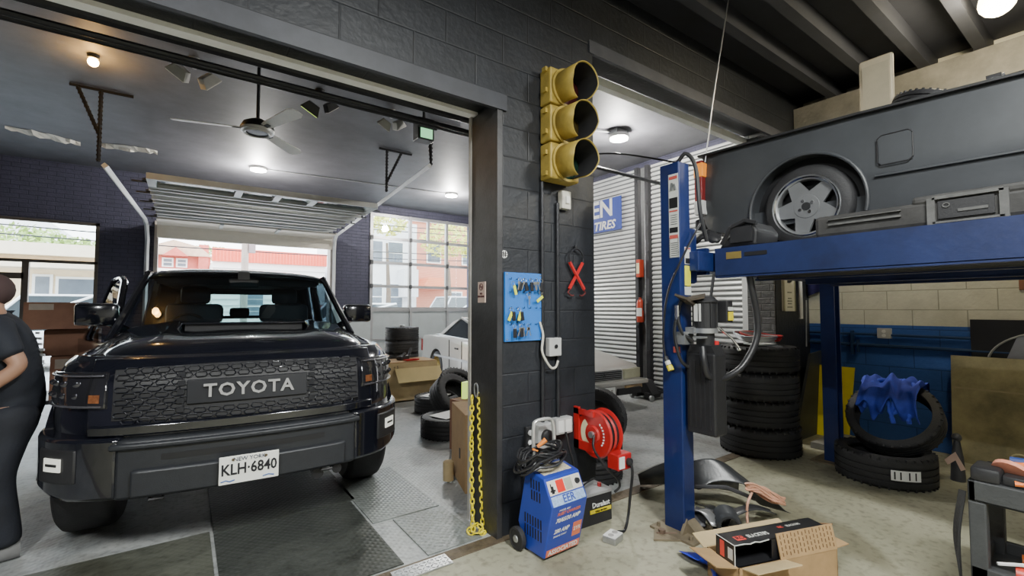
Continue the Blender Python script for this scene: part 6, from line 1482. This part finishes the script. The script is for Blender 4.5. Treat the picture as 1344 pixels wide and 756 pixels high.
# ============================================================ left: boxes and person
def carton(cx,cy,z0,w,d_,h,rz,label,mm,lab_=True):
    t=thing('carton',label,'box',(cx,cy,z0),rz)
    MB().box(-w/2,w/2,-d_/2,d_/2,0,h,bev=.004).build('carton_body',mm,t)
    if lab_: MB().box(-w*.42,-w*.05,-d_/2-.002,-d_/2,h*.72,h*.94).build('paper_label',mat('dull_label',(.45,.38,.32),.6),t)
    MB().box(-w/2,w/2,-.02,.02,h,h+.002).build('tape',mat('tape_tan',(.34,.22,.12),.4),t)
    return t
tb=thing('work_table','low metal table carrying the cartons behind the person','table',(-1.05,6.6,0))
MB().box(-.42,.42,-.35,.35,.52,.56).build('table_top',STEELB,tb)
for x in (-.38,.38):
    for y in (-.3,.3): MB().box(x-.02,x+.02,y-.02,y+.02,0,.52).build('leg',STEELB,tb)
carton(-.86,6.45,.56,.42,.40,.42,.12,'brown carton on the table directly under the tilted carton',CARD3)
carton(-1.02,6.35,1.25-.0,.45,.40,.26,.10,'brown carton tipped on top of the stack beside the open truck door',CARD3)
carton(-.92,6.5,.985,.40,.38,.255,.05,'brown carton in the middle of the stack beside the open truck door',CARD3,False)
carton(-1.18,6.15,.56,.22,.2,.30,.2,'small tan carton low on the table left of the brown stack',CARD2,False)
carton(-1.19,6.2,.865,.18,.2,.20,.1,'pale green-white small carton on the small tan carton',mat('pale_carton',(.42,.47,.40),.7),False)
tag(MB().lathe([(0,0),(.035,0),(.035,.10),(.015,.13),(.03,.14),(.03,.17),(0,.17)],14,Matrix.Translation((-.60,5.75,1.28))).build('mug',WHITEM),'pale small bottle standing above the cartons by the mirror','bottle') if False else None
# person
def skin(name,V,E,R,m_,parent,sub=2,extra=None):
    me=bpy.data.meshes.new(name); me.from_pydata(V,E,[]); o=bpy.data.objects.new(name,me); COL.objects.link(o)
    o.modifiers.new('k','SKIN')
    if not me.skin_vertices: 
        me.attributes
    for i,r in enumerate(R): 
        sv=me.skin_vertices[0].data[i]; sv.radius=(r if isinstance(r,tuple) else (r,r)); sv.use_root=(i==0)
    s=o.modifiers.new('u','SUBSURF'); s.levels=sub; s.render_levels=sub
    bpy.context.view_layer.update(); bake(o); o.data.materials.clear(); o.data.materials.append(m_)
    for p in o.data.polygons: p.use_smooth=True
    if parent: o.parent=parent
    return o
# local frame: +x forward (walking direction), +y his left, z up
PR=thing('person','person in dark t-shirt and jeans leaning forward at the left edge with one forearm bent','person',(-.86,4.02,0),math.atan2(-.2,-.98))
SK=mat('skin_tone',(.36,.20,.13),.55,0,.1,12); SHIRT=mat('dark_tshirt',(.014,.017,.026),.8,0,.2,8,.2,40); JEAN=mat('dark_jeans',(.012,.014,.021),.8,0,.3,8,.2,60); SHOE=mat('grey_shoe',(.12,.12,.12),.6,0,.2)
V=[(-.03,0,.88),(.0,0,1.05),(.04,0,1.24),(.05,0,1.37),(.07,0,1.44),(.095,0,1.50),(.11,0,1.58),
   (-.02,.10,.84),(.03,.11,.47),(-.02,.11,.10),(.05,.12,.05),(-.04,-.10,.84),(.14,-.13,.48),(.14,-.13,.10),(.22,-.13,.05),
   (.07,.17,1.33),(-.06,.25,1.12),(.14,.24,.95),(.20,.23,.925),(.07,-.17,1.33),(.14,-.24,1.10),(.34,-.20,1.0),(.40,-.19,.99)]
E=[(0,1),(1,2),(2,3),(3,4),(4,5),(5,6),(0,7),(7,8),(8,9),(9,10),(0,11),(11,12),(12,13),(13,14),(3,15),(15,16),(16,17),(17,18),(3,19),(19,20),(20,21),(21,22)]
R=[.07,.07,.08,.06,.055,.085,.07, .095,.065,.045,.035,.095,.065,.045,.035, .065,.048,.033,.028,.065,.048,.033,.028]
bd=skin('body',V,E,R,SK,PR)
def sh(pts,E_,R_,nm,m_): return skin(nm,pts,E_,R_,m_,PR)
sh([(-.03,0,.70),(-.02,0,.98),(.01,0,1.10),(.02,0,1.24),(.04,0,1.36),(.04,.19,1.335),(.0,.235,1.22),(-.03,.25,1.17),(.07,-.20,1.345),(.11,-.245,1.20),(.13,-.25,1.14)],[(0,1),(1,2),(2,3),(3,4),(4,5),(5,6),(6,7),(4,8),(8,9),(9,10)],[(.17,.17),(.17,.17),(.175,.17),(.165,.165),(.095,.105),.078,.070,.070,.078,.07,.07],'t_shirt',SHIRT)
sh([(-.03,0,.92),(-.03,0,.82),(-.02,.105,.74),(.03,.115,.47),(-.02,.115,.14),(-.02,.115,.07),(-.04,-.105,.74),(.14,-.13,.48),(.14,-.13,.14),(.14,-.13,.07)],[(0,1),(1,2),(2,3),(3,4),(4,5),(1,6),(6,7),(7,8),(8,9)],[(.16,.17),(.16,.165),.115,.092,.085,.088,.115,.092,.085,.088],'jeans',JEAN)
for fx,fy in ((.03,.12),(.19,-.13)):
    m=MB(); M=Matrix.Translation((fx,fy,0))
    m.grid([[(-.12+.27*u,w_*(.05+.012*math.sin(u*PI)),z) for w_,z in ((-1,0),(-1,.035),(-.75,.09-.045*u),(0,.105-.05*u),(.75,.09-.045*u),(1,.035),(1,0))] for u in [i/8 for i in range(9)]],closev=True)
    for v in m.bm.verts: v.co=M@v.co
    m.build('shoe',SHOE,PR,smooth='all',sub=1)
m=MB().sphere((.085,0,1.56),.105,20,(1.05,.86,1.0)); hd=m.build('cap',mat('dark_cap',(.06,.035,.035),.8),PR,smooth=True)
MB().box(.15,.26,-.06,.06,1.56,1.57,bev=.003).build('cap_brim',mat('dark_cap',(1,1,1)),hd)
m=MB()
for s_ in (-1,1): m.sphere((.10,s_*.085,1.50),.022,10,(.8,.4,1.2))
m.sphere((.195,0,1.50),.018,10,(1.1,.8,1.3)); m.build('ears_and_nose',SK,PR,smooth=True)
m=MB()
for s_ in (-1,1): m.sphere((.175,s_*.03,1.52),.011,10)
m.build('eyes',WHT,PR,smooth=True)
# hands with separate fingers
for hx,hy,hz,dx,dz in ((.21,.23,.90,.9,-.35),(.41,-.19,.99,1,-.1)):
    VV=[(hx,hy,hz),(hx+.05*dx,hy,hz+.05*dz)]; EE=[(0,1)]; RR=[(.032,.018),(.036,.016)]
    for k in range(4):
        yy=hy+(-.03+.02*k); l=[.062,.072,.068,.052][k]; b=len(VV)
        VV+=[(hx+.07*dx,yy,hz+.06*dz),(hx+(.07+l*.55)*dx,yy,hz+.06*dz-.012),(hx+(.07+l*.8)*dx,yy,hz+.06*dz-.045)]; EE+=[(1,b),(b,b+1),(b+1,b+2)]; RR+=[.0095,.0088,.0075]
    b=len(VV); sg=1 if hy<0 else -1; VV+=[(hx+.03*dx,hy+sg*.04,hz+.0),(hx+.07*dx,hy+sg*.055,hz-.02)]; EE+=[(0,b),(b,b+1)]; RR+=[.012,.009]
    skin('hand',VV,EE,RR,SK,PR,sub=1)
m=MB()
for k,w_ in enumerate((.045,.07,.05,.075,.06)):
    z=1.30-.034*k; m.cb((-.122-.006*k,.055,z),(.006,w_,.014),(0,.1,.35))
m.build('shirt_print',mat('print_grey',(.42,.43,.45),.6,0,.3,80),PR)
text('shirt_lettering','9-',.05,mat('print_grey',(1,1,1)),PR,(-.155,.06,1.115),rot=Matrix.Rotation(-PI/2-.35,4,'Z')@Matrix.Rotation(PI/2,4,'X'))
# mats on the bay floor
MD=floormat('dark_rubber_mat',(.030,.034,.030),(.065,.07,.062),scale=3,rough=.5,treads=True,bump=.5)
MLT=floormat('grey_rubber_mat',(.14,.155,.15),(.27,.29,.275),scale=2.5,rough=.36,treads=True,bump=.5)
mats=[(.19,1.05,2.52,3.55,MD,'dark rubber mat in front of the pickup nearest the threshold'),(.19,1.09,3.57,4.6,MD,'dark rubber mat under the front of the black pickup'),(1.20,1.57,2.52,3.08,MLT,'small pale tread mat beside the door jamb'),(1.07,1.56,3.10,4.1,MLT,'pale grey tread mat beside the pickup front tyre'),(-.72,.17,2.52,3.6,floormat('olive_mat',(.07,.075,.06),(.12,.125,.10),scale=3,treads=True),'olive grey mat left of the dark mat at the threshold')]
for a,b,c,d_,mm,l in mats: tag(MB().box(a,b,c,d_,.0,.008).build('floor_mat',mm),l,'floor mat')
# ============================================================ shop light fixtures; the strip lights are added out of view
def lamp(kind,loc,e,size=.2,col=(1,1,1),rot=(0,0,0),sy=None):
    l=bpy.data.lights.new('lamp',kind); l.energy=e; l.color=col
    if kind=='AREA': l.size=size; l.shape='RECTANGLE'; l.size_y=sy or size
    elif kind=='POINT': l.shadow_soft_size=size
    o=bpy.data.objects.new('lamp',l); COL.objects.link(o); o.location=loc; o.rotation_euler=rot; return o
def added_fixture(x,y,z,e,label,col=(.98,1,.97)):  # fixture added out of view to light the front shop
    t=thing('added_strip_light',label,'light',(x,y,z),group='added strip lights lighting the front shop from out of view')
    MB().box(-.09,.09,-.62,.62,.03,.10).build('light_housing',WHITEM,t)
    MB().box(-.07,.07,-.60,.60,.0,.03).build('diffuser',mat('strip_glow',col,emis=12,var=0),t)
    lamp('AREA',(x,y,z-.03),e,.16,col,sy=1.2)
added_fixture(1.2,-.75,3.76,190,'added strip light out of view on the shop ceiling')
added_fixture(-1.6,.05,3.76,130,'added strip light out of view on the shop ceiling')
added_fixture(3.9,-1.55,3.76,160,'added strip light out of view on the shop ceiling')
t=thing('ceiling_globe','warm glowing light at the top right corner above the raised pickup','light',(5.0,.60,3.80))
MB().sphere((0,0,0),.11,16).build('globe',mat('warm_glow',(1,.86,.55),emis=14,var=0),t,smooth=True); MB().cyl((0,0,.08),(0,0,.20),.04).build('lamp_base',WHITEM,t)
lamp('POINT',(4.9,.60,3.62),60,.1,(1,.88,.62))
for p,e in (((1.02,9.3,3.80),150),((4.75,8.95,3.80),160),((5.0,4.35,3.75),130)): lamp('POINT',p,e,.1,(1,.97,.9))
lamp('POINT',(-.81,6.1,3.8),7,.05,(1,.55,.15))
# daylight: bright overcast sky
w=bpy.data.worlds.new('World'); SC.world=w; w.use_nodes=True; nt=w.node_tree; bg=nt.nodes['Background']
tc=nt.nodes.new('ShaderNodeTexCoord'); sp=nt.nodes.new('ShaderNodeSeparateXYZ'); rp=nt.nodes.new('ShaderNodeValToRGB')
nt.links.new(tc.outputs['Generated'],sp.inputs[0]); nt.links.new(sp.outputs['Z'],rp.inputs['Fac'])
rp.color_ramp.elements[0].color=(1,1,1,1); rp.color_ramp.elements[1].color=(.72,.84,1,1); nt.links.new(rp.outputs['Color'],bg.inputs['Color'])
bg.inputs['Strength'].default_value=7.0
sun=lamp('SUN',(0,20,20),2.2,.1,(1,.96,.9),(math.radians(35),0,math.radians(30))); sun.data.angle=.3
# ============================================================ camera
F=600.;Pt=math.atan(27/F);A=math.atan(838/F)
cam=bpy.data.cameras.new('camera'); cam.sensor_width=36; cam.lens=F/1344*36; cam.clip_start=.05; cam.clip_end=300
co=bpy.data.objects.new('camera',cam); COL.objects.link(co); co.location=(0,0,1.45)
co.rotation_euler=(PI/2+Pt,0,A-PI/2); SC.camera=co
SC.view_settings.view_transform='AgX'; SC.view_settings.look='None'; SC.view_settings.exposure=.55
